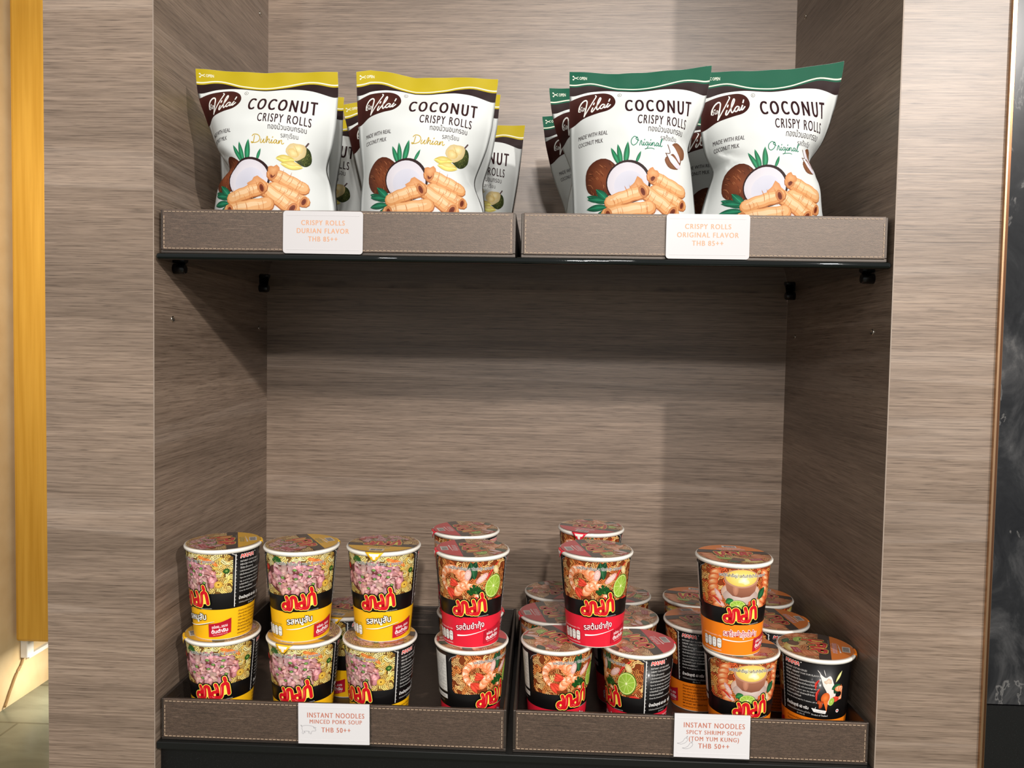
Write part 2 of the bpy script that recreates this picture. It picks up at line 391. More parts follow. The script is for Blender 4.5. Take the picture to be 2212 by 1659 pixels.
class Art:
    """y runs DOWN the print, as on the pack."""
    def __init__(s, seed=1): s.p = []; s.ly = 0; s.clip = None; s.off = (0, 0); s.g = 'print'; s.R = random.Random(seed)
    def raw(s, poly):
        if s.off != (0, 0): poly = [(p[0]+s.off[0], p[1]+s.off[1], *p[2:]) for p in poly]
        if s.clip:
            poly = clip_convex(poly, s.clip)
            if not poly: return
        a = 0.0
        for i in range(len(poly)): a += poly[i][0]*poly[(i+1) % len(poly)][1]-poly[(i+1) % len(poly)][0]*poly[i][1]
        if abs(a) < 1e-7: return
        if a > 0: poly = poly[::-1]          # y runs down, so this faces outward
        s.p.append((poly, s.ly, s.g))
    def up(s): s.ly += 1
    def poly(s, pts, col, col2=None, up=True):
        if up: s.up()
        c = lin(col)
        ys = [p[1] for p in pts]; y0, y1 = min(ys), max(ys); c2 = lin(col2) if col2 else c
        def cc(y):
            t = (y-y0)/(y1-y0+1e-9); return tuple(c[i]+t*(c2[i]-c[i]) for i in range(3))
        tr = tessellate_polygon([[Vector((p[0], p[1], 0)) for p in pts]])
        for a, b, d in tr: s.raw([(*pts[i], *cc(pts[i][1])) for i in (a, b, d)])
    def rect(s, x0, y0, x1, y1, col, col2=None): s.poly([(x0, y0), (x1, y0), (x1, y1), (x0, y1)], col, col2)
    def fan(s, cx, cy, pts, cin, cout):
        s.up(); ci, co = lin(cin), lin(cout); n = len(pts)
        for i in range(n): s.raw([(cx, cy, *ci), (*pts[i], *co), (*pts[(i+1) % n], *co)])
    def ell(s, cx, cy, rx, ry, cin, cout=None, rot=0, n=20):
        c, q = math.cos(rot), math.sin(rot)
        pts = [(cx+rx*math.cos(2*PI*k/n)*c-ry*math.sin(2*PI*k/n)*q, cy+rx*math.cos(2*PI*k/n)*q+ry*math.sin(2*PI*k/n)*c) for k in range(n)]
        s.fan(cx, cy, pts, cin, cout or cin)
    def blob(s, cx, cy, r, cin, cout, n=14, amp=0.25, sq=1.0, rot=0):
        ph = [s.R.uniform(0, 6.28) for _ in range(3)]; c, q = math.cos(rot), math.sin(rot); pts = []
        for k in range(n):
            t = 2*PI*k/n; rr = r*(1+amp*(0.5*math.sin(2*t+ph[0])+0.6*math.sin(3*t+ph[1])+0.4*math.sin(5*t+ph[2])))
            x, y = rr*math.cos(t), rr*sq*math.sin(t); pts.append((cx+x*c-y*q, cy+x*q+y*c))
        s.fan(cx, cy, pts, cin, cout)
    def line(s, pts, wd, col, taper=False, cap=True, w1=None, up=True):
        if up: s.up()
        c = lin(col); n = len(pts); Ls, Rs = [], []
        for i in range(n):
            ax, ay = pts[max(i-1, 0)]; bx, by = pts[min(i+1, n-1)]
            l = math.hypot(bx-ax, by-ay) or 1e-6; k = i/(n-1)
            h = wd/2*(1 if not taper else max(0.05, math.sin(PI*(0.08+0.84*k)))) if w1 is None else (wd+(w1-wd)*k)/2
            ox, oy = -(by-ay)/l*h, (bx-ax)/l*h
            Ls.append((pts[i][0]+ox, pts[i][1]+oy)); Rs.append((pts[i][0]-ox, pts[i][1]-oy))
        for i in range(n-1): s.raw([(*Ls[i], *c), (*Ls[i+1], *c), (*Rs[i+1], *c), (*Rs[i], *c)])
        if cap and not taper:
            for (x, y), (px_, py_) in ((pts[0], pts[1]), (pts[-1], pts[-2])):
                h = wd/2; a = math.atan2(y-py_, x-px_); s.raw([(x+h*math.cos(a-PI/2+PI*k/5), y+h*math.sin(a-PI/2+PI*k/5), *c) for k in range(6)])
    def text(s, t, cx, cy, col, w_=None, h=None, size=None, off=0.0, shear=0.0, rot=0.0, res=3, align='c', space=1.0, up=True, cap=0.70, bold=0.0):
        """cy: the baseline. w_: printed width; h: capital height."""
        if up: s.up()
        v, tr = glyphs(t, res, off, shear, space)
        if not len(v): return
        v0, _ = glyphs(t, res, 0.0, shear, space)
        x0, x1 = v0[:, 0].min(), v0[:, 0].max()
        if h: cv, _ = glyphs('H', res, 0.0, 0.0, 1.0); cap = cv[:, 1].max()-cv[:, 1].min()
        sy = size if size else (h or 1)/cap
        if h is None and size is None: sy = w_/(x1-x0)
        sx = w_/(x1-x0) if w_ else sy
        c = lin(col); q, z = math.cos(rot), math.sin(rot); P = []
        for x, y in v:
            X = (x-(x0+x1)/2)*sx if align == 'c' else (x-x0)*sx; Y = -y*sy
            P.append((cx+X*q-Y*z, cy+X*z+Y*q, *c))
        for dxb in ((0.0,) if not bold else (-bold, 0.0, bold)):
            if dxb != -bold: s.up()
            for f in tr: s.raw([(P[i][0]+dxb*sx, P[i][1], *P[i][2:]) for i in f])

def curve(pts, n=8):
    """Catmull-Rom through the points"""
    out = []; P = [pts[0]]+list(pts)+[pts[-1]]
    for i in range(1, len(P)-2):
        a, b, c, d = P[i-1], P[i], P[i+1], P[i+2]
        for k in range(n):
            t = k/n; out.append(tuple(0.5*((2*b[q])+(-a[q]+c[q])*t+(2*a[q]-5*b[q]+4*c[q]-d[q])*t*t+(-a[q]+3*b[q]-3*c[q]+d[q])*t**3) for q in (0, 1)))
    out.append(tuple(pts[-1])); return out
def rrect(x0, y0, x1, y1, r, n=5):
    o = []
    for cx, cy, a in ((x1-r, y0+r, -PI/2), (x1-r, y1-r, 0), (x0+r, y1-r, PI/2), (x0+r, y0+r, PI)):
        o += [(cx+r*math.cos(a+PI/2*k/n), cy+r*math.sin(a+PI/2*k/n)) for k in range(n+1)]
    return o
def jit(R, c, a): return tuple(max(0, min(255, v+R.uniform(-a, a))) for v in c)

# ---- food drawing
def noodles(A, n, box_, cols, wd, ln=12, dk=0.5):
    R = A.R; x0, y0, x1, y1 = box_
    for _ in range(n):
        x, y = R.uniform(x0, x1), R.uniform(y0, y1); a = R.uniform(0, 6.28); lam = wd*R.uniform(5.0, 8.0); am = wd*R.uniform(0.5, 1.0); bend = R.uniform(-0.10, 0.10)/wd
        q = R.randint(2, 3); k = R.uniform(0.82, 1.06); ph = R.uniform(0, 6.28); L_ = R.uniform(0.6, 1.2)*ln; c = R.choice(cols); S_ = []
        for e in range(q):
            pts = []; o = (e-q/2)*wd*1.5; ns = 11
            for i in range(ns+1):
                t = L_*i/ns; b = a+bend*t; pp = o+am*math.sin(2*PI*t/lam+ph+0.5*e)
                pts.append((x+t*math.cos(a+bend*t*0.5)-pp*math.sin(b), y+t*math.sin(a+bend*t*0.5)+pp*math.cos(b)))
            S_.append(pts)
        for wq, f, ad, sh in ((1.5, dk, 0, 0), (0.95, 1.0, 0, 0.1), (0.34, 1.1, 24, 0.25)):
            for e, pts in enumerate(S_): A.line([(u, v-wd*sh) for u, v in pts], wd*wq, tuple(min(255, v*f*k+ad) for v in c), cap=False, up=(e == 0))
def pork(A, n, cx, cy, rx, ry, s=2.6):
    R = A.R; sp = []
    for _ in range(n):
        a, q = R.uniform(0, 6.28), math.sqrt(R.random()); sp.append((cy+ry*q*math.sin(a), cx+rx*q*math.cos(a)))
    for y, x in sorted(sp):
        r = R.uniform(0.6, 1.15)*s; rot = R.uniform(0, 3); sq = R.uniform(0.6, 0.95)
        A.blob(x+0.10*s, y+0.16*s, r*1.05, (150, 88, 84), (116, 62, 60), 16, 0.3, sq, rot)
        b = jit(R, (220, 162, 160), 14)
        A.blob(x, y, r, b, tuple(v*0.78 for v in b), 18, 0.36, sq, rot)
        for _k in range(2): A.blob(x+r*R.uniform(-0.45, 0.3), y+r*R.uniform(-0.45, 0.2), r*R.uniform(0.36, 0.52), (238, 196, 192), b, 10, 0.25, 0.8, rot)
        A.line(curve([(x-0.5*r, y+0.1*r), (x, y+0.32*r), (x+0.5*r, y+0.12*r)], 3), r*0.12, (186, 120, 116), taper=True)
def scallion(A, x, y, s=1.0, c=(96, 150, 62)):
    a = A.R.uniform(-0.7, 0.7); A.ell(x, y, 1.5*s, 1.0*s, (150, 190, 100), tuple(v*0.7 for v in c), a, 10)
def cilantro(A, x, y, s, c=(52, 112, 44)):
    R = A.R
    for k in range(9):
        a = -PI*0.95+PI*0.9*k/8; d = s*R.uniform(0.5, 0.95)
        A.line([(x, y), (x+d*0.6*math.cos(a), y+d*0.6*math.sin(a))], s*0.12, (60, 110, 50), cap=False)
        A.blob(x+d*math.cos(a), y+d*math.sin(a), s*0.34, jit(R, c, 16), tuple(v*0.6 for v in c), 11, 0.55)
def leaf(A, x, y, ln, wd, rot, c=(24, 66, 38)):
    pts = []
    for k in range(13):
        t = k/12.0; pts.append((t*ln, wd*math.sin(PI*t)**0.8))
    for k in range(11, 0, -1):
        t = k/12.0; pts.append((t*ln, -wd*math.sin(PI*t)**0.8))
    q, z = math.cos(rot), math.sin(rot); T = lambda p: (x+p[0]*q-p[1]*z, y+p[0]*z+p[1]*q)
    A.fan(*T((ln*0.45, wd*0.2)), [T(p) for p in pts], tuple(min(255, v*1.5+8) for v in c), c)
    A.line([T((0, 0)), T((ln*0.5, 0)), T((ln, 0))], wd*0.12, tuple(v*1.9+10 for v in c), cap=False)
def lime(A, x, y, rx, ry, rot=0.3):
    A.ell(x, y, rx, ry, (84, 130, 34), (70, 116, 28), rot, 26)
    A.ell(x-0.3, y, rx*0.93, ry*0.93, (216, 226, 140), (206, 220, 128), rot, 26)
    A.ell(x-0.3, y, rx*0.84, ry*0.84, (158, 192, 74), (146, 182, 60), rot, 26)
    for k in range(9):
        a = 2*PI*k/9+0.2; q, z = math.cos(rot), math.sin(rot); px, py = rx*0.82*math.cos(a), ry*0.82*math.sin(a)
        A.line([(x-0.3, y), (x-0.3+px*q-py*z, y+px*z+py*q)], rx*0.05, (198, 216, 122), cap=False)
    A.ell(x-0.3, y, rx*0.1, ry*0.1, (236, 240, 190), None, rot, 8)
def shrimp(A, cx, cy, r, a0, a1, wd, seg=7):
    """a curled prawn: overlapping shell segments round an arc, tail fan at the end"""
    for k in range(seg+1):
        t = k/seg; a = a0+(a1-a0)*t; w_ = wd*(1.0-0.45*t)
        x, y = cx+r*math.cos(a), cy+r*math.sin(a)
        A.ell(x, y, w_*0.62, w_*0.98, (252, 214, 176), (222, 118, 62), a, 14)
        A.ell(x+w_*0.25*math.cos(a), y+w_*0.25*math.sin(a), w_*0.3, w_*0.7, (254, 238, 222), (244, 170, 118), a, 12)
        A.line([(x-w_*0.5*math.cos(a)-w_*0.4*math.sin(a), y-w_*0.5*math.sin(a)+w_*0.4*math.cos(a)), (x+w_*0.8*math.cos(a)-w_*0.45*math.sin(a), y+w_*0.8*math.sin(a)+w_*0.45*math.cos(a))], w_*0.1, (222, 110, 60), cap=False)
    x, y = cx+r*math.cos(a1), cy+r*math.sin(a1); d = a1+(PI/2 if a1 > a0 else -PI/2)
    for e in (-0.35, 0.0, 0.35): leaf(A, x, y, wd*1.5, wd*0.28, d+e, (190, 52, 36))
def lemongrass(A, x, y, rx, ry, rot):
    A.ell(x, y, rx, ry, (238, 205, 196), (212, 160, 152), rot, 18)
    for f in (0.72, 0.5, 0.28):
        A.ell(x, y, rx*f, ry*f, (206, 150, 146), None, rot, 16); A.ell(x, y, rx*(f-0.08), ry*(f-0.08), (240, 214, 204), None, rot, 16)
def chilli(A, pts, wd): 
    A.line(curve(pts, 5), wd, (176, 26, 24), taper=True); A.line([(x-wd*0.08, y-wd*0.12) for x, y in curve(pts, 5)], wd*0.3, (232, 84, 66), taper=True)

# ---- the brand lettering on the cups (four joined letters and a tone mark)
LOGO = [curve([(70, 92), (80, 130), (84, 175), (78, 238)], 5), [(46+33*math.cos(2*PI*k/16), 202+34*math.sin(2*PI*k/16)) for k in range(17)],
        curve([(74, 236), (100, 240), (116, 205), (122, 150), (124, 112), (146, 96), (168, 108), (176, 150), (178, 222)], 5),
        curve([(252, 84), (264, 130), (268, 180), (262, 240)], 5), [(234+33*math.cos(2*PI*k/16), 204+34*math.sin(2*PI*k/16)) for k in range(17)],
        curve([(176, 224), (196, 226), (206, 214)], 4),
        curve([(262, 240), (296, 240), (312, 205), (318, 150), (324, 104), (350, 84), (376, 94), (386, 140), (392, 216)], 5),
        curve([(352, 16), (360, 50)], 3)]
def cup_logo(A, cx, cy, w_, rot=-0.07, g='brand_logo', black=True):
    k = w_/415.0; q, z = math.cos(rot), math.sin(rot)
    T = lambda p: (cx+((p[0]-207)*q-(p[1]-140)*z)*k, cy+((p[0]-207)*z+(p[1]-140)*q)*k)
    A.g = g
    for wd, col in ((80, (10, 9, 9)), (54, (246, 226, 92)), (40, (205, 22, 34))):
        if wd == 80 and not black: continue
        for st in LOGO: A.line([T(p) for p in st], wd*k, col); 
        if wd == 54:
            for cxx, cyy in ((45, 206), (233, 208)): A.ell(*T((cxx, cyy)), 20*k, 22*k, col)
            A.poly([T((128, 120)), T((172, 130)), T((172, 225)), T((118, 225))], col); A.poly([T((328, 112)), T((380, 112)), T((384, 216)), T((312, 225))], col)
    for cxx, cyy in ((46, 202), (234, 204)): A.ell(*T((cxx, cyy)), 12*k, 15*k, (250, 232, 110))
    for st in LOGO:
        n = len(st); A.line([T((p[0]-6, p[1]-3)) for p in st[n//5:max(n//5+2, n//2)]], 5*k, (248, 150, 140), taper=True)

BANDS = {'pork': (250, 190, 24), 'tomyum': (224, 34, 56), 'cream': (247, 132, 24)}
def picture(A, kind, full=True):
    R = A.R
    if kind == 'pork':
        A.rect(-48, 2, 46, 48, (120, 84, 36))
        noodles(A, 40, (-48, 4, -24, 46), [(232, 204, 124), (218, 184, 98), (242, 222, 156)], 1.15, 13, 0.45)
        noodles(A, 74, (12, 4, 44, 46), [(232, 200, 112), (218, 176, 90), (242, 220, 148), (228, 182, 78)], 1.15, 13, 0.45)
        noodles(A, 44, (-34, 1, 34, 11), [(240, 212, 130), (228, 192, 104), (246, 228, 160)], 1.15, 13, 0.45)
        for x, y, a in ((14, 6, 0.3), (22, 9, 0.6), (17, 10, -0.2), (27, 12, 0.8)): A.ell(x, y, 4.6, 1.8, (236, 150, 74), (206, 106, 44), a, 12)
        A.blob(-6, 28, 32, (116, 62, 60), (92, 48, 46), 24, 0.08, 0.58)
        pork(A, 84, -6, 28, 34, 17, 5.4)
        A.ell(-38, 17, 3.4, 3.6, (226, 70, 48), (150, 22, 18)); cilantro(A, -22, 9, 5.5)
        A.ell(39, 21, 3.4, 3.0, (62, 112, 40), (30, 70, 22)); A.ell(39, 21, 1.6, 1.4, (150, 176, 90), (70, 110, 40))
        A.ell(31, 36, 4.4, 4.0, (240, 206, 90), (200, 150, 50)); A.ell(31, 36, 1.1, 1.0, (120, 80, 20))
        for x, y in ((-3, 17), (-16, 26), (-2, 27), (12, 25), (13, 18), (-20, 33), (-9, 38), (16, 34), (3, 22)): scallion(A, x, y, 1.5, R.choice([(96, 150, 62), (40, 92, 40)]))
    elif kind == 'tomyum':
        A.rect(-48, 2, 46, 48, (124, 56, 24))
        noodles(A, 150, (-48, 3, 44, 48), [(222, 150, 80), (204, 120, 56), (236, 180, 112), (190, 96, 44)], 1.15, 14, 0.42)
        leaf(A, -2, 24, 24, 5.5, -1.15, (20, 50, 30)); leaf(A, 6, 22, 20, 5, -1.8, (24, 58, 34))
        chilli(A, [(19, 24), (24, 14), (33, 4)], 2.6); chilli(A, [(30, 20), (34, 12)], 2.2)
        shrimp(A, -19, 24, 12.5, -0.6, -4.1, 9.0); shrimp(A, -2, 40, 10.5, -2.6, 0.1, 8.2, 6); shrimp(A, -10, 22, 6.5, -1.2, 1.8, 7.6, 5)
        lemongrass(A, -1, 17, 3.4, 6.6, 0.15); lemongrass(A, 14, 21, 3.4, 8.2, 0.85)
        A.ell(30, 13, 3.4, 5.4, (240, 226, 180), (206, 176, 110), -0.5)
        lime(A, 28, 31, 10.4, 13.5, 0.25); cilantro(A, 8, 38, 8.5, (34, 92, 40)); chilli(A, [(31, 46), (36, 45), (42, 46)], 2.4)
    else:
        A.rect(-48, 2, 46, 48, (146, 62, 28))
        noodles(A, 130, (-48, 3, 44, 48), [(226, 146, 68), (208, 112, 48), (238, 178, 104), (208, 84, 40)], 1.15, 14, 0.45)
        for sx in (-1, 1):
            for k in range(7):
                y = 9+5.8*k; x = sx*(27+3.5*math.sin(k*0.7)); A.ell(x, y, 7.2, 4.2, (246, 182, 122), (206, 84, 38), sx*0.5, 14)
                A.ell(x-1, y-1, 3.8, 1.3, (252, 214, 170), (240, 160, 100), sx*0.5, 12)
        A.ell(0, 29, 21, 12, (236, 224, 216), (196, 160, 140), 0, 26); A.ell(0, 33, 19, 9.5, (214, 196, 188), (176, 150, 140), 0, 24)
        A.poly([(-17.5, 15), (17.5, 15), (15, 27), (9, 32.5), (0, 34), (-9, 32.5), (-15, 27)], (176, 116, 90), (128, 78, 60))
        A.ell(-6, 24, 3, 8, (196, 138, 110), (168, 110, 86)); A.ell(0, 13, 18.2, 10.4, (206, 160, 132), (186, 136, 108), 0, 28)
        A.ell(0, 12.5, 16, 9.2, (246, 226, 140), (226, 196, 92), 0, 28); A.blob(2, 15, 5, (252, 246, 226), (242, 222, 150), 14, 0.3); A.blob(-6, 10, 3, (250, 240, 200), (240, 216, 130), 12, 0.3)
        lemongrass(A, -24, 33, 2.6, 7, -0.6); lemongrass(A, -22, 42, 2.4, 6, -1.0); chilli(A, [(-31, 36), (-26, 38), (-21, 43)], 2.6)
        leaf(A, 20, 37, 15, 4.6, -1.0); leaf(A, -16, 41, 9, 3.6, -0.5, (30, 84, 40)); lime(A, -3, 43.5, 9, 6.5, 0.05)
        A.ell(19, 42, 4.2, 5.6, (240, 226, 196), (206, 180, 130), -0.2); A.line([(18, 37.5), (19, 46)], 0.5, (200, 170, 120)); A.ell(11, 40, 3.2, 2.6, (226, 110, 60), (190, 70, 34))

TOPLINE = {'pork': 'บะหมี่กึ่งสำเร็จรูป รสหมูสับ ตรามาม่า', 'tomyum': 'บะหมี่กึ่งสำเร็จรูป รสต้มยำกุ้ง ตรามาม่า', 'cream': 'บะหมี่กึ่งสำเร็จรูป รสต้มยำกุ้งน้ำข้น ตรามาม่า'}
ENG = {'pork': ('INSTANT CUP NOODLES', 'MINCED PORK FLAVOUR'), 'tomyum': ('INSTANT CUP NOODLES', 'SHRIMP TOM YUM FLAVOUR'), 'cream': ('INSTANT CUP NOODLES', 'SHRIMP CREAMY TOM YUM FLAVOUR')}
def cup_art(kind):
    A = Art({'pork': 5, 'tomyum': 8, 'cream': 13}[kind]); band = BANDS[kind]
    A.clip = [(-115, 1.5), (115, 1.5), (115, 99), (-115, 99)]
    full = A.clip
    A.g = 'food_print'; A.clip = [(-47, 2), (45, 2), (45, 47), (-47, 47)]
    A.clip = [(-40, 2.2), (40, 2.2), (45.5, 6), (45.5, 44), (44, 46.2), (-44, 47.2), (-47, 44), (-47, 8)]
    picture(A, kind); A.clip = full
    A.g = 'wrap_print'
    A.text(TOPLINE[kind], 2, 11.6, (250, 248, 240), w_=50, size=4.4, off=0.06, res=2); A.text(TOPLINE[kind], 2, 11.6, (20, 16, 14), w_=50, size=4.4, off=0.02, res=2)
    cup_logo(A, 1, 51.5, 40)
    A.g = 'wrap_print'
    A.text('เครื่องหมายการค้าจดทะเบียน', 17, 64.0, (225, 222, 216), w_=13, size=1.4, res=1, rot=-0.06)
    # coloured band
    A.g = 'flavour_lettering'
    if kind == 'pork':
        A.text('รสหมูสับ', 2, 77.5, (16, 12, 10), w_=29, size=9.5, off=0.085, rot=-0.10); A.text('รสหมูสับ', 2, 77.5, (250, 249, 245), w_=29, size=9.5, off=0.02, rot=-0.10)
        A.line(curve([(-14, 85), (2, 83.5), (26, 78)], 6), 1.0, (252, 250, 240), taper=True); A.line(curve([(2, 84.2), (14, 81.8), (26, 78.2)], 6), 0.4, (40, 20, 10), taper=True)
    elif kind == 'tomyum':
        A.text('รสต้มยำกุ้ง', 2, 78, (150, 12, 34), w_=34, size=9, off=0.075, rot=-0.12); A.text('รสต้มยำกุ้ง', 2, 78, (250, 236, 236), w_=34, size=9, off=0.012, rot=-0.12)
        A.line(curve([(-14, 86), (0, 84.5), (22, 79.5)], 6), 1.9, (252, 240, 240), w1=0.3, cap=False)
    else:
        A.text('รสต้มยำกุ้งน้ำข้น', 2, 78, (250, 240, 236), w_=40, size=8.4, off=0.085, rot=0.0); A.text('รสต้มยำกุ้งน้ำข้น', 2, 78, (182, 18, 54), w_=40, size=8.4, off=0.012, rot=0.0)
        A.line(curve([(-19, 82.4), (0, 83.4), (20, 81.6)], 6), 1.5, (252, 244, 236), w1=0.3, cap=False)
    A.g = 'wrap_print'
    # nutrition pills
    A.text('คุณค่าทางโภชนาการต่อ 1 ถ้วย', -33, 80.3, (60, 40, 20) if kind == 'pork' else (250, 240, 235), w_=25, size=2.0, res=1)
    for i in range(4):
        x = -45.5+6.5*i; pts = rrect(x, 82, x+5.9, 93.5, 2.4, 3); A.poly([(p[0]-0.0, p[1]) for p in pts], (60, 40, 24)); A.poly(rrect(x+0.3, 82.3, x+5.6, 93.2, 2.2, 3), (246, 244, 238))
        A.text(['พลังงาน', 'น้ำตาล', 'ไขมัน', 'โซเดียม'][i], x+2.95, 84.9, (40, 40, 40), w_=4, size=1.8, res=1)
        A.text(['280', '2', '11', '1480'][i], x+2.95, 88.2, (20, 20, 20), h=1.7, res=1); A.text(['14%', '3%', '17%', '74%'][i], x+2.95, 92.0, (40, 40, 40), h=1.2, res=1)
    A.text('*คิดเป็นร้อยละของปริมาณสูงสุดที่บริโภคได้ต่อวัน', -33, 96.3, (60, 40, 20) if kind == 'pork' else (250, 240, 235), w_=25, size=1.8, res=1)
    # red slogan box
    A.poly(curve([(19, 81), (32, 79.2), (45, 75)], 5)+curve([(45, 91.5), (32, 95), (19, 96)], 5), (172, 18, 40), (192, 26, 46))
    A.text('อร่อย...แบบ', 32, 85.2, (250, 244, 244), w_=18, size=4.3, off=0.015, rot=-0.13, res=2); A.text('ต้นตำรับ', 32, 90.8, (250, 246, 246), w_=19, size=5.2, off=0.03, rot=-0.13, res=2)
    A.text('THE ORIGINAL TASTE', 32.5, 93.3, (240, 200, 205), w_=17, size=1.6, rot=-0.13, res=1)
    # scissor guide
    A.line([(48, 3), (48, 63)], 1.0, (214, 212, 208), cap=False)
    for k in range(14): A.line([(48, 5+4.2*k), (49.4, 5+4.2*k)], 0.5, (214, 212, 208), cap=False)
    A.line([(44, 2), (48, 4.4)], 0.6, (205, 203, 198), cap=False)
    # directions panel
    A.g = 'information_lettering'
    for ox, oy in ((-0.35, 0), (0.35, 0), (0, -0.35), (0, 0.35)): A.text('MAMA', 53+ox, 8.5+oy, (250, 246, 240), w_=16, h=4.4, shear=0.25, align='l', bold=0.05, up=ox == -0.35)
    A.text('MAMA', 53, 8.5, (222, 40, 26), w_=16, h=4.4, shear=0.25, align='l', bold=0.035)
    A.ell(71, 4, 0.6, 0.6, (240, 240, 236), None, 0, 8)
    e1, e2 = ENG[kind]
    rows = [(e1, 2.0, 24), (e2, 2.0, 27 if kind != 'cream' else 38), ('วิธีปรุง (Directions):', 2.1, 17), ('1.เปิดฝาออกครึ่งหนึ่ง ฉีกซองเครื่องปรุงใส่ในบะหมี่', 1.8, 36), ('   เติมน้ำเดือดจนถึงขีดระดับที่แนะนำในถ้วย', 1.8, 34),
            ('   Open the lid half way, add seasonings into the', 1.7, 37), ('   cup, pour boiling water upto the water line.', 1.7, 36), ('2.ปิดฝาทิ้งไว้ 3 นาที เปิดฝาคนให้เข้ากัน', 1.8, 32), ('   รับประทานได้ทันที', 1.8, 18), ('   Cover the lid and wait for 3 minutes, stir and enjoy', 1.7, 41)]
    for i, (t_, s_, ww) in enumerate(rows): A.text(t_, 53, 13.2+3.75*i, (226, 224, 220), w_=ww, size=s_/0.70, align='l', res=1)
    A.text('น้ำหนักสุทธิ 60 กรัม', 53, 55.5, (246, 244, 240), w_=26, size=4.6, off=0.02, align='l', res=2)
    A.text('วันที่ผลิตและวันที่ควรบริโภคก่อน ดูที่ก้นถ้วย', 53, 60, (190, 188, 184), w_=28, size=2.4, align='l', res=1); A.text('(วัน เดือน ปี)', 66, 63, (190, 188, 184), w_=9, size=2.2, align='l', res=1)
    ic = (96, 44, 10) if kind != 'tomyum' else (250, 226, 226)
    for i, t_ in enumerate(('ส่วนประกอบที่สำคัญโดยประมาณ', 'เส้นบะหมี่ 83% แป้งสาลี น้ำมันปาล์ม', 'เกลือ น้ำตาล เครื่องปรุงรส 15%', 'SEASONING 12.7%  WHEAT FLOUR', 'ข้อมูลสำหรับผู้แพ้อาหาร มีแป้งสาลี', 'เก็บในที่แห้งและเย็น', 'IMPORTANT  NET WEIGHT 60 g', 'เลขสารบบอาหาร')):
        A.text(t_, 53, 69.5+3.7*i, ic, w_=32 if i not in (5, 7) else 20, size=2.6, align='l', res=1, off=0.01)
    # splash picture and makers' marks on the far side
    A.g = 'wrap_print'
    cx = 113.0 if kind == 'cream' else 112.0
    for sgn in (1,):
        X = lambda v: v-14.0
        A.poly(curve([(X(103), 12), (X(109), 17), (X(114), 15), (X(118), 24), (X(121), 34), (X(119), 46), (X(113), 47), (X(112), 36), (X(107), 26)], 5), (244, 238, 232), (222, 206, 196))
        A.line(curve([(X(104), 13), (X(101), 9)], 3), 0.7, (240, 236, 230), taper=True); A.line(curve([(X(109), 15), (X(107), 8)], 3), 0.6, (240, 236, 230), taper=True)
        leaf(A, X(116), 30, 11, 3.4, -0.5); leaf(A, X(119), 35, 9, 3, -1.0, (18, 44, 26)); leaf(A, X(120), 22, 14, 1.5, -1.1, (190, 186, 110))
        shrimp(A, X(125), 35, 5.5, -1.6, 1.4, 5.4, 6); chilli(A, [(X(103), 20), (X(100), 25), (X(100), 31)], 2.4); chilli(A, [(X(104), 30), (X(101), 36), (X(101), 44)], 2.4)
        A.ell(X(110), 40, 4.4, 6.4, (236, 130, 60), (200, 84, 30), 0.3); A.poly([(X(108), 44), (X(113), 44), (X(112), 56)], (226, 108, 44)); lime(A, X(117), 44, 3, 4.8, 0.3)
        A.blob(X(105), 47, 3.6, (214, 96, 44), (150, 50, 20), 14, 0.5); A.blob(X(112), 21, 3.4, (240, 220, 200), (206, 176, 150), 12, 0.4)
    A.poly([(82, 53), (98, 54.5), (97, 58), (84.5, 57)], (236, 234, 230)); A.line(curve([(83, 53), (84.5, 56), (86.5, 51.5)], 4), 0.5, (236, 234, 230)); A.text('21-2-03449-2-0032', 91, 56.8, (60, 60, 60), w_=10, size=2.0, res=1)
    A.text('Product of Thailand', 91, 61.2, (226, 224, 220), w_=17, size=2.9, align='c', res=1); A.ell(111, 55, 2.0, 2.0, (238, 232, 230), None, 0, 12); A.ell(111, 55, 1.3, 1.0, (190, 60, 60), None, 0, 10)
    # white nutrition table
    A.rect(-82, 6, -54, 48, (206, 203, 196)); A.rect(-81.4, 6.6, -54.6, 47.4, (222, 220, 214))
    for i in range(11):
        A.text(['ข้อมูลโภชนาการ', 'หนึ่งหน่วยบริโภค : 1 ถ้วย (60 กรัม)', 'พลังงานทั้งหมด 280 กิโลแคลอรี', 'ไขมันทั้งหมด 11 ก.  17%', 'ไขมันอิ่มตัว 5 ก.  25%', 'โคเลสเตอรอล 0 มก.  0%', 'โปรตีน 6 ก.', 'คาร์โบไฮเดรต 40 ก.  13%', 'ใยอาหาร 2 ก.  8%', 'น้ำตาล 2 ก.', 'โซเดียม 1480 มก.  74%'][i], -80.4, 10.4+3.6*i, (70, 68, 66), w_=[14, 24, 22, 20, 19, 21, 12, 22, 16, 11, 20][i], size=2.4, align='l', res=1)
        A.line([(-81, 11.4+3.6*i), (-55, 11.4+3.6*i)], 0.25, (120, 118, 114), cap=False)
    A.rect(-82, 51, -54, 56, (216, 213, 206)); A.text('ผลิตโดย ประเทศไทย', -80, 54.6, (60, 58, 56), w_=22, size=2.6, align='l', res=1)
    A.text('โทร 0 2374 4730', -80, 60, (150, 148, 144), w_=20, size=2.2, align='l', res=1)
    A.line(curve([(-50, 12), (-47, 7), (-40, 3.2)], 5), 0.5, (190, 188, 184), taper=True)
    return A

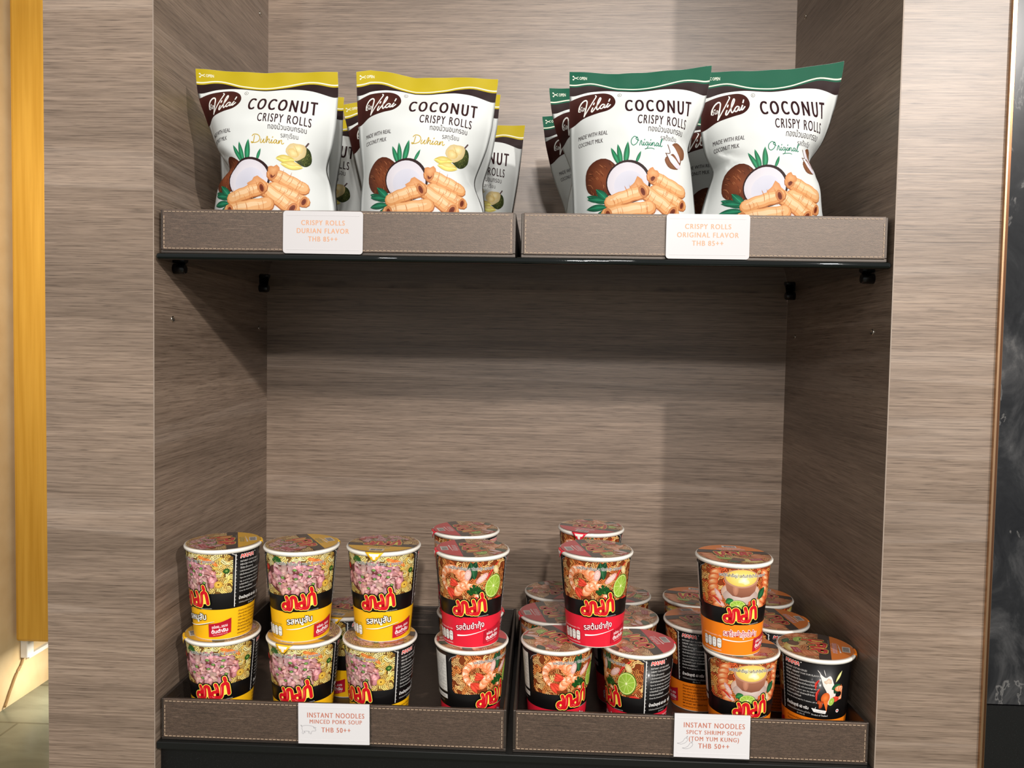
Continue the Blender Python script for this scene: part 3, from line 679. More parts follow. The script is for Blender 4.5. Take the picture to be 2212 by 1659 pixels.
# ---- cup geometry
KR = 0.98
H, RT, RB, SEG = 0.107, 0.0418*KR, 0.0330*KR, 72
ZTOP = 0.1035
DU = 229.18/SEG                                     # print units per column of the cup (229.18 = once round)
def r_at(h): return RT+(RB-RT)*h
def art_mesh(A, groups, mapper, mats_for, dz, gain=(1, 1, 1), haze=0.0):
    """cut pieces -> one mesh per group; mapper(P, centre, layer) -> positions and normals"""
    res = {}
    for g in groups:
        ps = [p for p in A.cutp if p[2] == g]
        if not ps: continue
        nv = sum(len(p[0]) for p in ps)
        V = np.zeros((nv, 5)); Cn = np.zeros((nv, 2)); Ly = np.zeros(nv); starts = []; tot = []; i = 0
        for poly, ly, _ in ps:
            k = len(poly); V[i:i+k] = poly; Cn[i:i+k] = V[i:i+k, :2].mean(axis=0); Ly[i:i+k] = ly; starts.append(i); tot.append(k); i += k
        P, Nn = mapper(V[:, :2], Cn, 0.00008+Ly*dz)
        me = bpy.data.meshes.new(g); me.vertices.add(nv); me.vertices.foreach_set('co', P.astype(np.float32).ravel())
        me.loops.add(nv); me.loops.foreach_set('vertex_index', np.arange(nv, dtype=np.int32))
        me.polygons.add(len(ps)); me.polygons.foreach_set('loop_start', np.array(starts, dtype=np.int32)); me.polygons.foreach_set('loop_total', np.array(tot, dtype=np.int32))
        me.update(calc_edges=True)
        ca = me.color_attributes.new('Col', 'FLOAT_COLOR', 'POINT')
        ca.data.foreach_set('color', np.concatenate([np.clip((V[:, 2:5]*(1-haze)+haze*np.array((0.20, 0.155, 0.13)))*np.array(gain), 0, 1), np.ones((nv, 1))], axis=1).astype(np.float32).ravel())
        me.polygons.foreach_set('use_smooth', np.ones(len(ps), dtype=bool))
        me.normals_split_custom_set_from_vertices([tuple(x) for x in Nn])
        me.materials.append(mats_for)
        res[g] = me
    return res
def cup_mapper(P, C, off):
    k = np.floor(C[:, 0]/DU+1e-9); th0 = k*2*PI/SEG; th1 = (k+1)*2*PI/SEG; t = P[:, 0]/DU-k
    dx = (1-t)*np.sin(th0)+t*np.sin(th1); dy = -((1-t)*np.cos(th0)+t*np.cos(th1))
    h = P[:, 1]/100.0; r = r_at(h); z = ZTOP*(1-h)
    thc = P[:, 0]/DU*2*PI/SEG; sl = (RT-RB)/ZTOP
    n = np.stack([np.sin(thc), -np.cos(thc), np.full(len(thc), -sl)], 1); n /= np.linalg.norm(n, axis=1)[:, None]
    pos = np.stack([(r+off)*dx, (r+off)*dy, z], 1)
    return pos, n
def colored_mesh(name, bm, col_of_face, m):
    me = bpy.data.meshes.new(name); bm.normal_update(); bm.to_mesh(me)
    ca = me.color_attributes.new('Col', 'FLOAT_COLOR', 'CORNER')
    for p in me.polygons:
        c = (*lin(col_of_face(p)), 1)
        for li in p.loop_indices: ca.data[li].color = c
    bm.free(); me.materials.append(m); return me
LIDR = 0.0432*KR
def lid_art(kind):
    A = Art({'pork': 25, 'tomyum': 28, 'cream': 33}[kind]); band = BANDS[kind]
    A.clip = [(98*math.cos(2*PI*k/40), 98*math.sin(2*PI*k/40)) for k in range(40)]
    A.g = 'lid_print'; R = A.R
    base = {'pork': (168, 120, 90), 'tomyum': (186, 130, 88), 'cream': (176, 116, 76)}[kind]
    A.rect(-100, -100, 100, 12, base)
    cols = {'pork': [(220, 180, 110), (200, 150, 84)], 'tomyum': [(222, 160, 98), (206, 130, 70), (232, 184, 130)], 'cream': [(214, 146, 84), (196, 116, 60), (226, 170, 114)]}[kind]
    noodles(A, 90, (-100, -100, 100, 12), cols, 3.6, 46, 0.66)
    if kind == 'pork':
        pork(A, 60, -8, -42, 70, 42, 11); A.ell(-70, -30, 10, 10, (200, 60, 44), (150, 30, 24)); [scallion(A, R.uniform(-60, 50), R.uniform(-75, -10), 4.5) for _ in range(8)]
    elif kind == 'tomyum':
        shrimp(A, -28, -46, 30, -0.4, -4.0, 20); shrimp(A, 18, -30, 22, -2.4, 0.2, 17, 5); leaf(A, 20, -60, 50, 13, -0.6, (28, 54, 36)); leaf(A, -60, -84, 42, 12, 0.2, (28, 54, 36))
        lime(A, 58, -16, 20, 16, 0.3); lemongrass(A, 46, -56, 8, 22, 0.9); lemongrass(A, 70, -52, 7, 18, 0.5); cilantro(A, 26, -8, 22, (40, 88, 44)); chilli(A, [(60, -84), (70, -60), (84, -44)], 7)
    else:
        A.ell(-34, -62, 32, 20, (232, 210, 128), (206, 176, 88)); A.ell(-36, -62, 20, 11, (248, 236, 180), (236, 214, 130)); A.ell(0, -58, 20, 16, (120, 84, 66), (96, 66, 50)); lime(A, 34, -46, 22, 12, 0.3)
        for k in range(4): A.ell(60+5*k, -70+20*k, 20, 11, (240, 176, 120), (206, 100, 52), 0.5, 14); A.ell(-66+4*k, -26+8*k, 20, 10, (240, 176, 120), (206, 100, 52), -0.4, 14)
        leaf(A, -8, -84, 40, 10, 0.3)
    A.poly([(-70, -54), (-34, -66), (-30, -46), (-66, -34)], (178, 34, 52)); A.text('อร่อย...แบบ', -51, -51, (244, 200, 204), w_=28, size=8, rot=-0.32, res=1); A.text('ต้นตำรับ', -48, -42, (244, 200, 204), w_=28, size=9, rot=-0.32, res=1)
    A.rect(-100, 8, 100, 38, (30, 26, 25))
    cup_logo(A, 0, 0, 104, -0.04, 'lid_print')
    A.text('เครื่องหมายการค้าจดทะเบียน', 36, 35, (196, 190, 186), w_=44, size=3.4, res=1)
    A.rect(-100, 38, 100, 100, band, tuple(v*0.94 for v in band))
    nm = {'pork': 'รสหมูสับ', 'tomyum': 'รสต้มยำกุ้ง', 'cream': 'รสต้มยำกุ้งน้ำข้น'}[kind]; ww = {'pork': 54, 'tomyum': 58, 'cream': 76}[kind]
    A.text(nm, 0, 54, (40, 24, 12) if kind == 'pork' else (252, 232, 232), w_=ww, size=17, off=0.05, res=2); A.text(nm, 0, 54, (240, 220, 120) if kind == 'pork' else (200, 30, 58), w_=ww, size=17, off=0.0, res=2)
    A.line(curve([(-30, 63), (0, 61), (34, 58)], 5), 4, (252, 240, 236), w1=0.6, cap=False)
    A.rect(-20, 68, 20, 88, (232, 228, 222))
    x = -16.0
    while x < 15: 
        ww = R.choice([0.8, 1.4, 2.2]); A.rect(x, 70, x+ww, 85, (40, 38, 36)); x += ww+R.choice([0.8, 1.2, 1.8])
    return A
def build_cup_master(kind):
    band = BANDS[kind]
    A = cup_art(kind)
    A.cutp = split(A.p, 1, 0, DU)
    M = art_mesh(A, ('food_print', 'wrap_print', 'brand_logo', 'flavour_lettering', 'information_lettering'), cup_mapper, M_print, 1.2e-6)
    prof = [(RB-0.0016, 0.003), (RB-0.001, 0.0), (r_at(1.0)-0.0001, 0.0), (r_at(0.99), ZTOP*0.01), (r_at(0.65), ZTOP*0.35), (r_at(0.0), ZTOP)]
    bm = lathe_bm(prof, SEG, caps=True)
    colz = lambda p: (236, 230, 218) if p.center.z < 0.0009 else (band if p.center.z < ZTOP*0.35 else (13, 11, 11))
    body = colored_mesh('cup_body', bm, colz, M_print)
    # rolled paper rim
    prof = [(a*KR, b) for a, b in ((0.0412, 0.1010), (0.0430, 0.1018), (0.0443, 0.1035), (0.0445, 0.1050), (0.0438, 0.1062), (0.0425, 0.1064))]
    bm = lathe_bm(prof, SEG, caps=False); rim = bpy.data.meshes.new('rim'); bm.to_mesh(rim); bm.free(); rim.materials.append(M_rim)
    # lid disc, slightly domed edge
    bm = lathe_bm([(0.0437*KR, 0.1063), (0.0436*KR, 0.1066), (LIDR, 0.1068)], SEG, caps=True)
    lid = colored_mesh('lid', bm, lambda p: (206, 196, 184), M_lidprint)
    for p in lid.polygons: p.use_smooth = False
    LA = lid_art(kind); LA.cutp = LA.p
    lp = art_mesh(LA, ('lid_print',), lambda P, C, off: (np.stack([P[:, 0]*LIDR/100, -P[:, 1]*LIDR/100, 0.1068+off], 1), np.tile([0, 0, 1.0], (len(P), 1))), M_lidprint, 1.2e-6, (0.80, 0.78, 0.78), 0.24)  # grey haze of reflections and wrap film mixed into the lid print colours
    # fold-down pull tab at the coloured side
    bm = bmesh.new(); rows = []
    for j, (dz, rr, hw) in enumerate(((0.1069, 0.0424, 0.0115), (0.1068, 0.0447, 0.0105), (0.1056, 0.0455, 0.0092), (0.1025, 0.0456, 0.0066), (0.0988, 0.0450, 0.0032), (0.0972, 0.0447, 0.0010))):
        rows.append([bm.verts.new((hw*(i/3.0-1)*1.0, -KR*math.sqrt(max(rr*rr-(hw*(i/3.0-1))**2, 0)), dz)) for i in range(7)])
    for a, b in zip(rows, rows[1:]):
        for i in range(6): bm.faces.new((a[i], b[i], b[i+1], a[i+1])).smooth = True
    bm.normal_update()
    if sum(f.normal.y for f in bm.faces) > 0: bmesh.ops.reverse_faces(bm, faces=bm.faces)
    bmesh.ops.solidify(bm, geom=list(bm.faces), thickness=0.0002)
    tab = colored_mesh('pull_tab', bm, lambda p: (244, 236, 226) if (p.center.z < 0.1045 and abs(p.center.x) < 0.0048*(p.center.z-0.0975)/0.007) else band, M_lidprint)
    return dict(body=body, rim=rim, lid=lid, lid_print=lp['lid_print'], tab=tab, **M)
MASTER = {k: build_cup_master(k) for k in ('pork', 'tomyum', 'cream')}
KINDNAME = {'pork': 'minced pork noodle cups', 'tomyum': 'spicy shrimp noodle cups', 'cream': 'creamy shrimp noodle cups'}
def cup(kind, x, y, level, rot, lidrot, label, z0=0.0082, tabon=True):
    m = MASTER[kind]; z = z0+level*(0.1070+0.0004)
    r = empty('noodle_cup', (x, y, z), math.radians(rot))
    link('cup_body', m['body'], r); link('rim', m['rim'], r)
    for g in ('food_print', 'wrap_print', 'brand_logo', 'flavour_lettering', 'information_lettering'): link(g, m[g], r)
    l = link('lid', m['lid'], r); l.rotation_euler = (0, 0, math.radians(lidrot-rot))
    link('lid_print', m['lid_print'], l)
    if tabon: link('pull_tab', m['tab'], l)
    tag(r, label, 'noodle cup', KINDNAME[kind]); return r
# minced pork
cup('pork', -0.345, 0.0535, 0, 3, -60, 'yellow minced pork noodle cup at the base of the stack beside the side panel')
cup('pork', -0.343, 0.0500, 1, -34, 112, 'yellow minced pork noodle cup turned to its directions panel, topmost beside the side panel')
cup('pork', -0.247, 0.0535, 0, 0, -15, 'yellow minced pork noodle cup with tab folded forward, at the base of the second stack')
cup('pork', -0.2495, 0.0510, 1, 11, 122, 'yellow minced pork noodle cup on top of the second stack, logo facing out')
cup('pork', -0.156, 0.0535, 0, -35, 172, 'yellow minced pork noodle cup with directions panel showing, beneath the third stack top')
cup('pork', -0.154, 0.0600, 1, 0, -3, 'yellow minced pork noodle cup with folded front tab, topmost of the third stack')
cup('pork', -0.216, 0.1480, 0, -65, -12, 'shaded yellow minced pork noodle cup standing alone behind the front row')
# red tom yum in the first tray
cup('tomyum', -0.0475, 0.0535, 0, 45, 152, 'red spicy shrimp noodle cup showing its white nutrition table, beside the pork cups')
cup('tomyum', -0.048, 0.0510, 1, 0, -76, 'red spicy shrimp noodle cup on top beside the pork cups, lime and logo facing out')
cup('tomyum', -0.058, 0.1500, 0, -20, 100, 'red spicy shrimp noodle cup at the base of the rear stack in the pork tray')
cup('tomyum', -0.065, 0.1470, 1, -30, -70, 'red spicy shrimp noodle cup on top of the rear stack in the pork tray')
# red tom yum in the second tray
cup('tomyum', 0.0540, 0.0600, 0, 28, 122, 'red spicy shrimp noodle cup showing prawn picture, front base below the bridging cup')
cup('tomyum', 0.1480, 0.0565, 0, -69, 103, 'red spicy shrimp noodle cup with half lime and directions text, in the front row')
cup('tomyum', 0.0970, 0.0640, 1, 0, -78, 'red spicy shrimp noodle cup bridging the two front ones, logo facing out')
cup('tomyum', 0.0985, 0.1780, 1, -12, -24, 'red spicy shrimp noodle cup on top at the rear, only lid and neck visible')
cup('tomyum', 0.0490, 0.1510, 0, -40, -78, 'red spicy shrimp noodle cup with barcode lid in the second row beside the tray divider')
cup('tomyum', 0.0545, 0.2440, 0, 10, 62, 'red spicy shrimp noodle cup in the third row behind the barcode lid')
cup('tomyum', 0.1420, 0.1470, 0, 20, -112, 'red spicy shrimp noodle cup in the second row, lid picture of prawns showing')
cup('tomyum', 0.1450, 0.2380, 0, 0, -42, 'red spicy shrimp noodle cup in the third row at the rear panel, lid edge showing')
# orange creamy tom yum
cup('cream', 0.2550, 0.0530, 1, 0, 176, 'orange creamy shrimp noodle cup stacked on another, bowl picture and logo facing out')
cup('cream', 0.2668, 0.0545, 0, 4, 165, 'orange creamy shrimp noodle cup at the base of the orange stack')
cup('cream', 0.3545, 0.0605, 0, -152, 72, 'orange creamy shrimp noodle cup showing white milk splash, in the front corner')
cup('cream', 0.2350, 0.1420, 0, -122, -165, 'orange creamy shrimp noodle cup with directions panel, second row in shadow')
cup('cream', 0.2480, 0.2330, 0, -50, 168, 'orange creamy shrimp noodle cup in the third row with orange lid edge')
cup('cream', 0.3330, 0.1500, 0, -100, 96, 'orange creamy shrimp noodle cup with barcode lid, second row beside the dark side panel')
cup('cream', 0.3430, 0.2430, 0, 60, 155, 'orange creamy shrimp noodle cup at the far rear corner beside the dark side panel')

# ------------------------------------------------------------------ crispy roll pouches
UN = 0.00163; BH = 130; G = 2.5                      # print unit, height in units, facet size
def roll_biscuit(A, x0, y0, x1, y1, wd, hole=0):
    c0 = (238, 178, 120); l = math.hypot(x1-x0, y1-y0); ux, uy = (x1-x0)/l, (y1-y0)/l; px, py = -uy, ux
    pts = lambda d: [(x0+ux*l*k/10+px*(d+0.25*math.sin(k*1.7)), y0+uy*l*k/10+py*(d+0.25*math.sin(k*1.7))) for k in range(11)]
    A.line(pts(0), wd*1.08, (176, 104, 58)); A.line(pts(-0.05*wd), wd*0.98, (226, 158, 100)); A.line(pts(-0.12*wd), wd*0.7, (240, 184, 130)); A.line(pts(-0.18*wd), wd*0.34, (248, 208, 164), taper=True)
    R = A.R
    for k in range(9):
        t = R.uniform(0.05, 0.95)*l; q = R.uniform(-0.4, 0.4)*wd; a = R.uniform(0.25, 0.5)*wd
        A.line(curve([(x0+ux*t+px*(q-a), y0+uy*t+py*(q-a)), (x0+ux*(t+0.5)+px*q, y0+uy*(t+0.5)+py*q), (x0+ux*(t-0.3)+px*(q+a), y0+uy*(t-0.3)+py*(q+a))], 3), 0.35, (206, 132, 78), taper=True)
    for e, (x, y) in ((1, (x0, y0)), (2, (x1, y1))):
        if hole & e:
            rot = math.atan2(uy, ux); A.ell(x, y, wd*0.30, wd*0.5, (224, 156, 104), (196, 122, 72), rot, 14); A.ell(x+0.1*(1 if e == 2 else -1), y, wd*0.17, wd*0.32, (92, 36, 22), (130, 60, 36), rot, 12)
def vilai(A):
    """white script over the brown swash"""
    W = (250, 246, 240); cx, cy = 0, 0
    S = lambda pts, w_, **k: A.line(curve(pts, 7), w_, W, **k)
    S([(7.6, 27.0), (7.8, 24.2), (9.6, 21.2), (12.2, 19.6), (13.6, 20.6), (13.2, 24.5), (11.9, 31.6)], 0.95)
    S([(11.9, 31.8), (14.6, 27.0), (18.6, 20.0), (20.1, 17.2), (19.6, 16.4)], 0.8)
    S([(18.0, 26.0), (17.2, 28.4), (17.9, 29.2), (19.6, 26.8)], 0.95)
    S([(19.6, 26.8), (22.2, 22.4), (23.4, 19.2), (22.9, 18.2), (21.6, 21.2), (20.8, 26.0), (21.5, 28.2), (23.0, 26.4)], 0.85)
    S([(26.2, 24.4), (24.9, 23.9), (23.3, 25.8), (23.5, 27.5), (24.8, 27.2), (26.3, 24.6), (25.9, 26.6), (26.7, 27.0), (28.0, 24.8)], 0.9)
    S([(28.6, 23.4), (27.6, 26.0), (28.2, 26.8), (30.0, 24.6)], 0.95)
    A.line([(18.5, 23.4), (18.9, 22.2)], 0.95, W); A.line([(29.0, 21.4), (29.6, 19.4)], 0.9, W)
    A.text('วิไล', 10.1, 27.4, W, w_=4.6, size=4.3, rot=-0.12, res=2, off=0.015)
def script(A, word, x, y, s, col):
    """Durian / Original as pen strokes; x,y: lower start of the word"""
    S = lambda pts, w_=0.62, **k: A.line(curve([(x+p[0]*s, y-p[1]*s) for p in pts], 6), w_*s, col, **k)
    if word == 'Durian':
        S([(2.6, 5.6), (1.6, 0.8), (0.4, 0.1), (0.2, 1.0), (2.4, 0.3), (5.6, 1.6), (6.6, 4.4), (5.0, 6.4), (2.2, 6.6), (0.8, 5.4)])
        S([(7.6, 3.2), (7.0, 1.0), (7.8, 0.4), (9.4, 2.6), (9.8, 3.2), (9.2, 1.0), (10.0, 0.4), (11.0, 1.6)])
        S([(11.0, 1.6), (12.2, 5.2), (12.6, 4.2), (11.6, 0.4), (12.6, 2.8), (14.0, 3.2), (13.6, 1.0), (14.4, 0.4), (15.4, 1.8)])
        S([(15.4, 1.8), (15.9, 3.1), (15.3, 1.0), (16.0, 0.4), (17.0, 1.6)]); S([(16.3, 4.7), (16.5, 5.2)], 0.7)
        S([(19.3, 2.8), (18.2, 3.1), (17.2, 1.4), (17.8, 0.4), (19.2, 2.0), (19.5, 3.0), (19.2, 1.0), (19.9, 0.4), (20.6, 1.4)])
        S([(20.6, 1.4), (21.2, 3.0), (20.8, 0.5), (22.2, 2.9), (23.0, 2.9), (22.8, 0.9), (23.5, 0.4), (24.4, 1.2)])
    else:
        S([(5.2, 6.2), (3.0, 7.4), (0.6, 5.0), (0.2, 2.0), (1.8, 0.3), (4.6, 2.0), (5.8, 5.0), (5.0, 7.0), (4.2, 5.4), (6.4, 4.2)])
        S([(6.8, 0.4), (7.8, 3.2), (8.4, 4.2), (8.8, 3.2), (8.6, 1.2), (9.2, 0.4), (10.2, 1.8)])
        S([(10.2, 1.8), (10.6, 3.1), (10.0, 1.0), (10.6, 0.4), (11.6, 1.6)]); S([(11.0, 4.7), (11.2, 5.2)], 0.7)
        S([(13.8, 2.8), (12.6, 3.1), (11.7, 1.4), (12.4, 0.4), (13.7, 2.2), (13.9, 3.0), (13.4, -0.8), (12.2, -2.2), (11.0, -2.6), (12.8, -2.0), (16.6, -1.6), (18.6, -2.2)], 0.55)
        S([(14.0, 0.8), (15.2, 1.8), (15.6, 3.1), (15.0, 1.0), (15.6, 0.4), (16.6, 1.6)]); S([(16.0, 4.7), (16.2, 5.2)], 0.7)
        S([(16.6, 1.6), (17.1, 3.0), (16.8, 0.5), (18.0, 2.9), (18.9, 2.9), (18.7, 0.9), (19.3, 0.4), (20.2, 1.6)])
        S([(22.2, 2.8), (21.2, 3.1), (20.3, 1.4), (20.9, 0.4), (22.2, 2.0), (22.5, 3.0), (22.2, 1.0), (22.8, 0.4), (23.4, 1.2)])
        S([(23.4, 1.2), (25.4, 5.4), (25.6, 6.8), (24.6, 4.6), (23.9, 1.2), (24.5, 0.4), (25.4, 1.0)])
def pouch_art(kind):
    dur = kind == 'durian'; A = Art(71 if dur else 72)
    A.clip = [(0.05, 0.05), (99.95, 0.05), (99.95, 129.9), (0.05, 129.9)]
    top = (200, 175, 30) if dur else (8, 92, 66); DK = (42, 22, 22)
    wave = lambda y0, am: curve([(0, y0), (5, y0), (18, y0-0.5*am), (34, y0+0.6*am), (48, y0+am), (62, y0+0.45*am), (80, y0-0.7*am), (95, y0), (100, y0)], 6)
    A.g = 'top_print'
    lo = wave(10.6, 2.6)
    # dark ribbon, wide at the sides and pinched out in the middle
    A.poly(lo+list(reversed(curve([(0, 16), (5, 16), (16, 13.8), (30, 12.8), (44, 13.9), (52, 13.9), (66, 12.6), (80, 13.2), (95, 16.4), (100, 16.4)], 6))), DK)
    A.poly([(0, 0), (100, 0)]+list(reversed(lo)), top)
    A.line([(x, y-1.3) for x, y in lo], 0.75, (250, 246, 222), cap=False)
    A.line(curve([(3.2, 5.2), (4.6, 4.4), (6.6, 3.6)], 3), 0.4, (246, 244, 226)); A.line(curve([(3.2, 3.6), (4.6, 4.4), (6.6, 5.2)], 3), 0.4, (246, 244, 226)); A.ell(2.9, 5.5, 0.6, 0.5, (246, 244, 226)); A.ell(2.9, 3.3, 0.6, 0.5, (246, 244, 226))
    A.text('OPEN', 7.4, 5.4, (246, 244, 226), w_=5.4, h=1.9, align='l', res=2, off=0.02)
    A.g = 'brand_logo'
    A.poly(curve([(0, 19.2), (10, 16.6), (20, 15.0), (27, 14.8), (31.5, 17.0), (33.5, 21.5), (32.4, 26.0), (28.6, 29.6), (22, 31.2), (12, 33.2), (5, 36.0), (0, 37.0)], 6), (70, 32, 26), (58, 24, 20))
    A.ell(19, 23, 11, 7, (96, 46, 34), (68, 31, 25), -0.1, 24)
    vilai(A)
    A.ell(36.2, 16.2, 1.4, 1.4, (96, 84, 80), None, 0, 16); A.ell(36.2, 16.2, 1.15, 1.15, (238, 238, 234), None, 0, 16); A.text('R', 36.2, 16.9, (96, 84, 80), h=1.35, res=1)
    A.g = 'product_lettering'; TX = (52, 26, 30)
    A.text('COCONUT', 63.5, 31.4, TX, w_=46.5, h=10.4, res=6, space=1.42, bold=0.045)
    A.text('CRISPY ROLLS', 66.5, 41.2, TX, w_=35, h=6.6, res=4, space=1.25, bold=0.022)
    A.text('ทองม้วนอบกรอบ', 69.0, 46.4, (62, 48, 50), w_=25, size=5.5, off=0.004, res=3)
    A.text('รสทุเรียน' if dur else 'รสดั้งเดิม', 70.5, 51.6, (70, 58, 60), w_=11, size=4.6, res=3)
    A.text('MADE WITH REAL', 8.2, 48.2, (66, 56, 58), w_=21.5, h=2.7, bold=0.015, align='l', res=2); A.text('COCONUT MILK', 8.2, 53.2, (66, 56, 58), w_=18.5, h=2.7, bold=0.015, align='l', res=2)
    script(A, 'Durian' if dur else 'Original', 45.0, 56.4, 0.90 if dur else 0.82, (206, 172, 62) if dur else (28, 128, 98))
    A.g = 'food_print'; A.off = (2.2, -2.8)
    if dur:
        R = A.R
        A.line([(78.4, 58.6), (80.6, 55.4)], 1.1, (96, 74, 74)); A.blob(76.3, 65, 7.0, (96, 102, 52), (50, 60, 30), 30, 0.06)
        for _ in range(60):
            a, q = R.uniform(0, 6.28), 6.8*math.sqrt(R.random()); x, y = 76.3+q*math.cos(a), 65+q*math.sin(a); A.line([(x, y), (x+0.5, y-0.7)], 0.35, R.choice([(124, 128, 70), (40, 48, 24)]), cap=False)
        A.blob(72.6, 62.6, 6.6, (240, 222, 176), (216, 190, 136), 18, 0.12, 0.9, -0.5); A.blob(74.0, 60.6, 3.0, (250, 234, 186), (230, 200, 134), 12, 0.2); A.blob(70.6, 64.0, 3.2, (248, 226, 166), (222, 188, 116), 12, 0.2); A.line(curve([(71, 58.5), (72.6, 62), (73.4, 66)], 4), 0.3, (196, 158, 92), taper=True)
        A.off = (4.0, -5.2)
        leaf(A, 57.0, 71.2, 12.5, 2.8, 0.0, (206, 178, 84)); leaf(A, 59.5, 74.6, 14.5, 3.0, 0.06, (212, 184, 92)); A.ell(63, 70.4, 3.8, 1.3, (240, 222, 140), (218, 192, 96)); A.ell(67, 74, 4.2, 1.4, (244, 226, 150), (222, 196, 104))
    else:
        for cx, cy, a in ((75.4, 60.5, 0.5), (71.4, 67.6, -0.2)):
            A.blob(cx, cy, 5.9, (176, 120, 86), (120, 74, 48), 20, 0.08, 0.9, a); 
            for k in range(10): A.line(curve([(cx-4+0.8*k, cy+3.6), (cx-3.4+0.8*k, cy), (cx-3+0.7*k, cy-3)], 3), 0.22, (96, 60, 38), taper=True)
        A.poly(curve([(68.2, 57.0), (71.4, 57.2), (76.2, 64.4), (75.8, 67.6), (72.0, 63.0), (69.0, 62.0)], 5), (246, 240, 244), (226, 214, 224)); A.poly(curve([(66.4, 62.6), (70.8, 64.2), (75.2, 68.4), (77.0, 70.6), (73.6, 71.8), (69.2, 68.0)], 5), (248, 244, 246), (222, 212, 224))
        A.line(curve([(67.6, 57.0), (69.0, 62.0), (66.2, 62.8)], 4), 0.5, (110, 66, 44)); A.line(curve([(66.0, 62.6), (69.2, 68.6), (73.8, 72.4)], 4), 0.5, (110, 66, 44))
    A.off = (2.0, -5.4)
    # palm leaves behind, whole nut, half nut, leaves in front
    for x, y, l, wd, a in ((35.5, 76, 14.5, 1.5, -1.98), (36.5, 76, 15.5, 1.6, -1.72), (38.5, 76, 17, 1.9, -1.42), (45.5, 74, 9.5, 1.0, -1.15)): leaf(A, x, y, l, wd, a, (32, 98, 66))
    A.blob(23.5, 82.5, 13.0, (140, 74, 44), (88, 42, 26), 26, 0.05, 0.98, -0.9)
    R = A.R
    for _ in range(80):
        a, q = R.uniform(0, 6.28), 11.6*math.sqrt(R.random()); x, y = 23.5+q*math.cos(a), 82.5+q*math.sin(a); d = math.atan2(y-92, x-12)+1.57
        A.line(curve([(x, y), (x+1.3*math.cos(d), y+1.3*math.sin(d)), (x+2.6*math.cos(d+0.3), y+2.6*math.sin(d+0.3))], 3), 0.28, R.choice([(184, 116, 76), (100, 50, 30), (70, 34, 22), (160, 92, 58)]), taper=True)
    A.ell(40.6, 85.6, 15.0, 14.2, (60, 34, 30), (48, 28, 28), -0.5, 34); A.ell(40.2, 86.2, 13.7, 13.3, (236, 230, 236), (226, 218, 226), -0.5, 34); A.ell(41.2, 88.2, 10.2, 9.8, (208, 206, 220), (222, 218, 230), -0.5, 30)
    for x, y, l, wd, a in ((27.5, 100, 17, 2.3, 3.55), (28, 99, 13, 2.6, 3.95), (27.5, 102, 16, 2.3, 3.12), (28, 103, 14.5, 2.2, 2.52), (26, 98, 14, 1.9, 3.32)): leaf(A, x, y, l, wd, a, (24, 84, 60))
    A.ell(53, 104, 12, 4, (226, 206, 206), (238, 236, 234)); 
    A.off = (0.5, -7.4)
    roll_biscuit(A, 58.5, 84.5, 78.0, 92.5, 8.6, 1); A.blob(58.5, 81.5, 3.6, (236, 176, 122), (212, 138, 84), 12, 0.3)
    roll_biscuit(A, 60.0, 93.6, 78.6, 101.5, 8.0, 2); roll_biscuit(A, 49.5, 92.5, 71.5, 107.0, 9.2, 2); A.blob(48, 91.0, 5.0, (238, 178, 128), (216, 146, 92), 12, 0.35)
    roll_biscuit(A, 30.5, 101.2, 51.5, 94.2, 8.6, 2); roll_biscuit(A, 28.6, 109.5, 55.5, 105.4, 9.4, 1)
    A.off = (0, 0)
    A.cutp = split(split(split(A.p, 1, 0, G), 0, 1, G), 1, -1, G)
    return A
PART = {k: pouch_art(k) for k in ('durian', 'original')}
PGROUPS = ('top_print', 'brand_logo', 'product_lettering', 'food_print')
NX, NY = int(100/G), int(BH/G)
def interp(tb, x):
    return float(np.interp(x, [p[0] for p in tb], [p[1] for p in tb]))
def smooth_interp(tb, xs):
    v = np.interp(xs, [p[0] for p in tb], [p[1] for p in tb]); k = np.array([1, 2, 3, 2, 1])/9.0
    return np.convolve(np.pad(v, 2, mode='edge'), k, mode='valid')
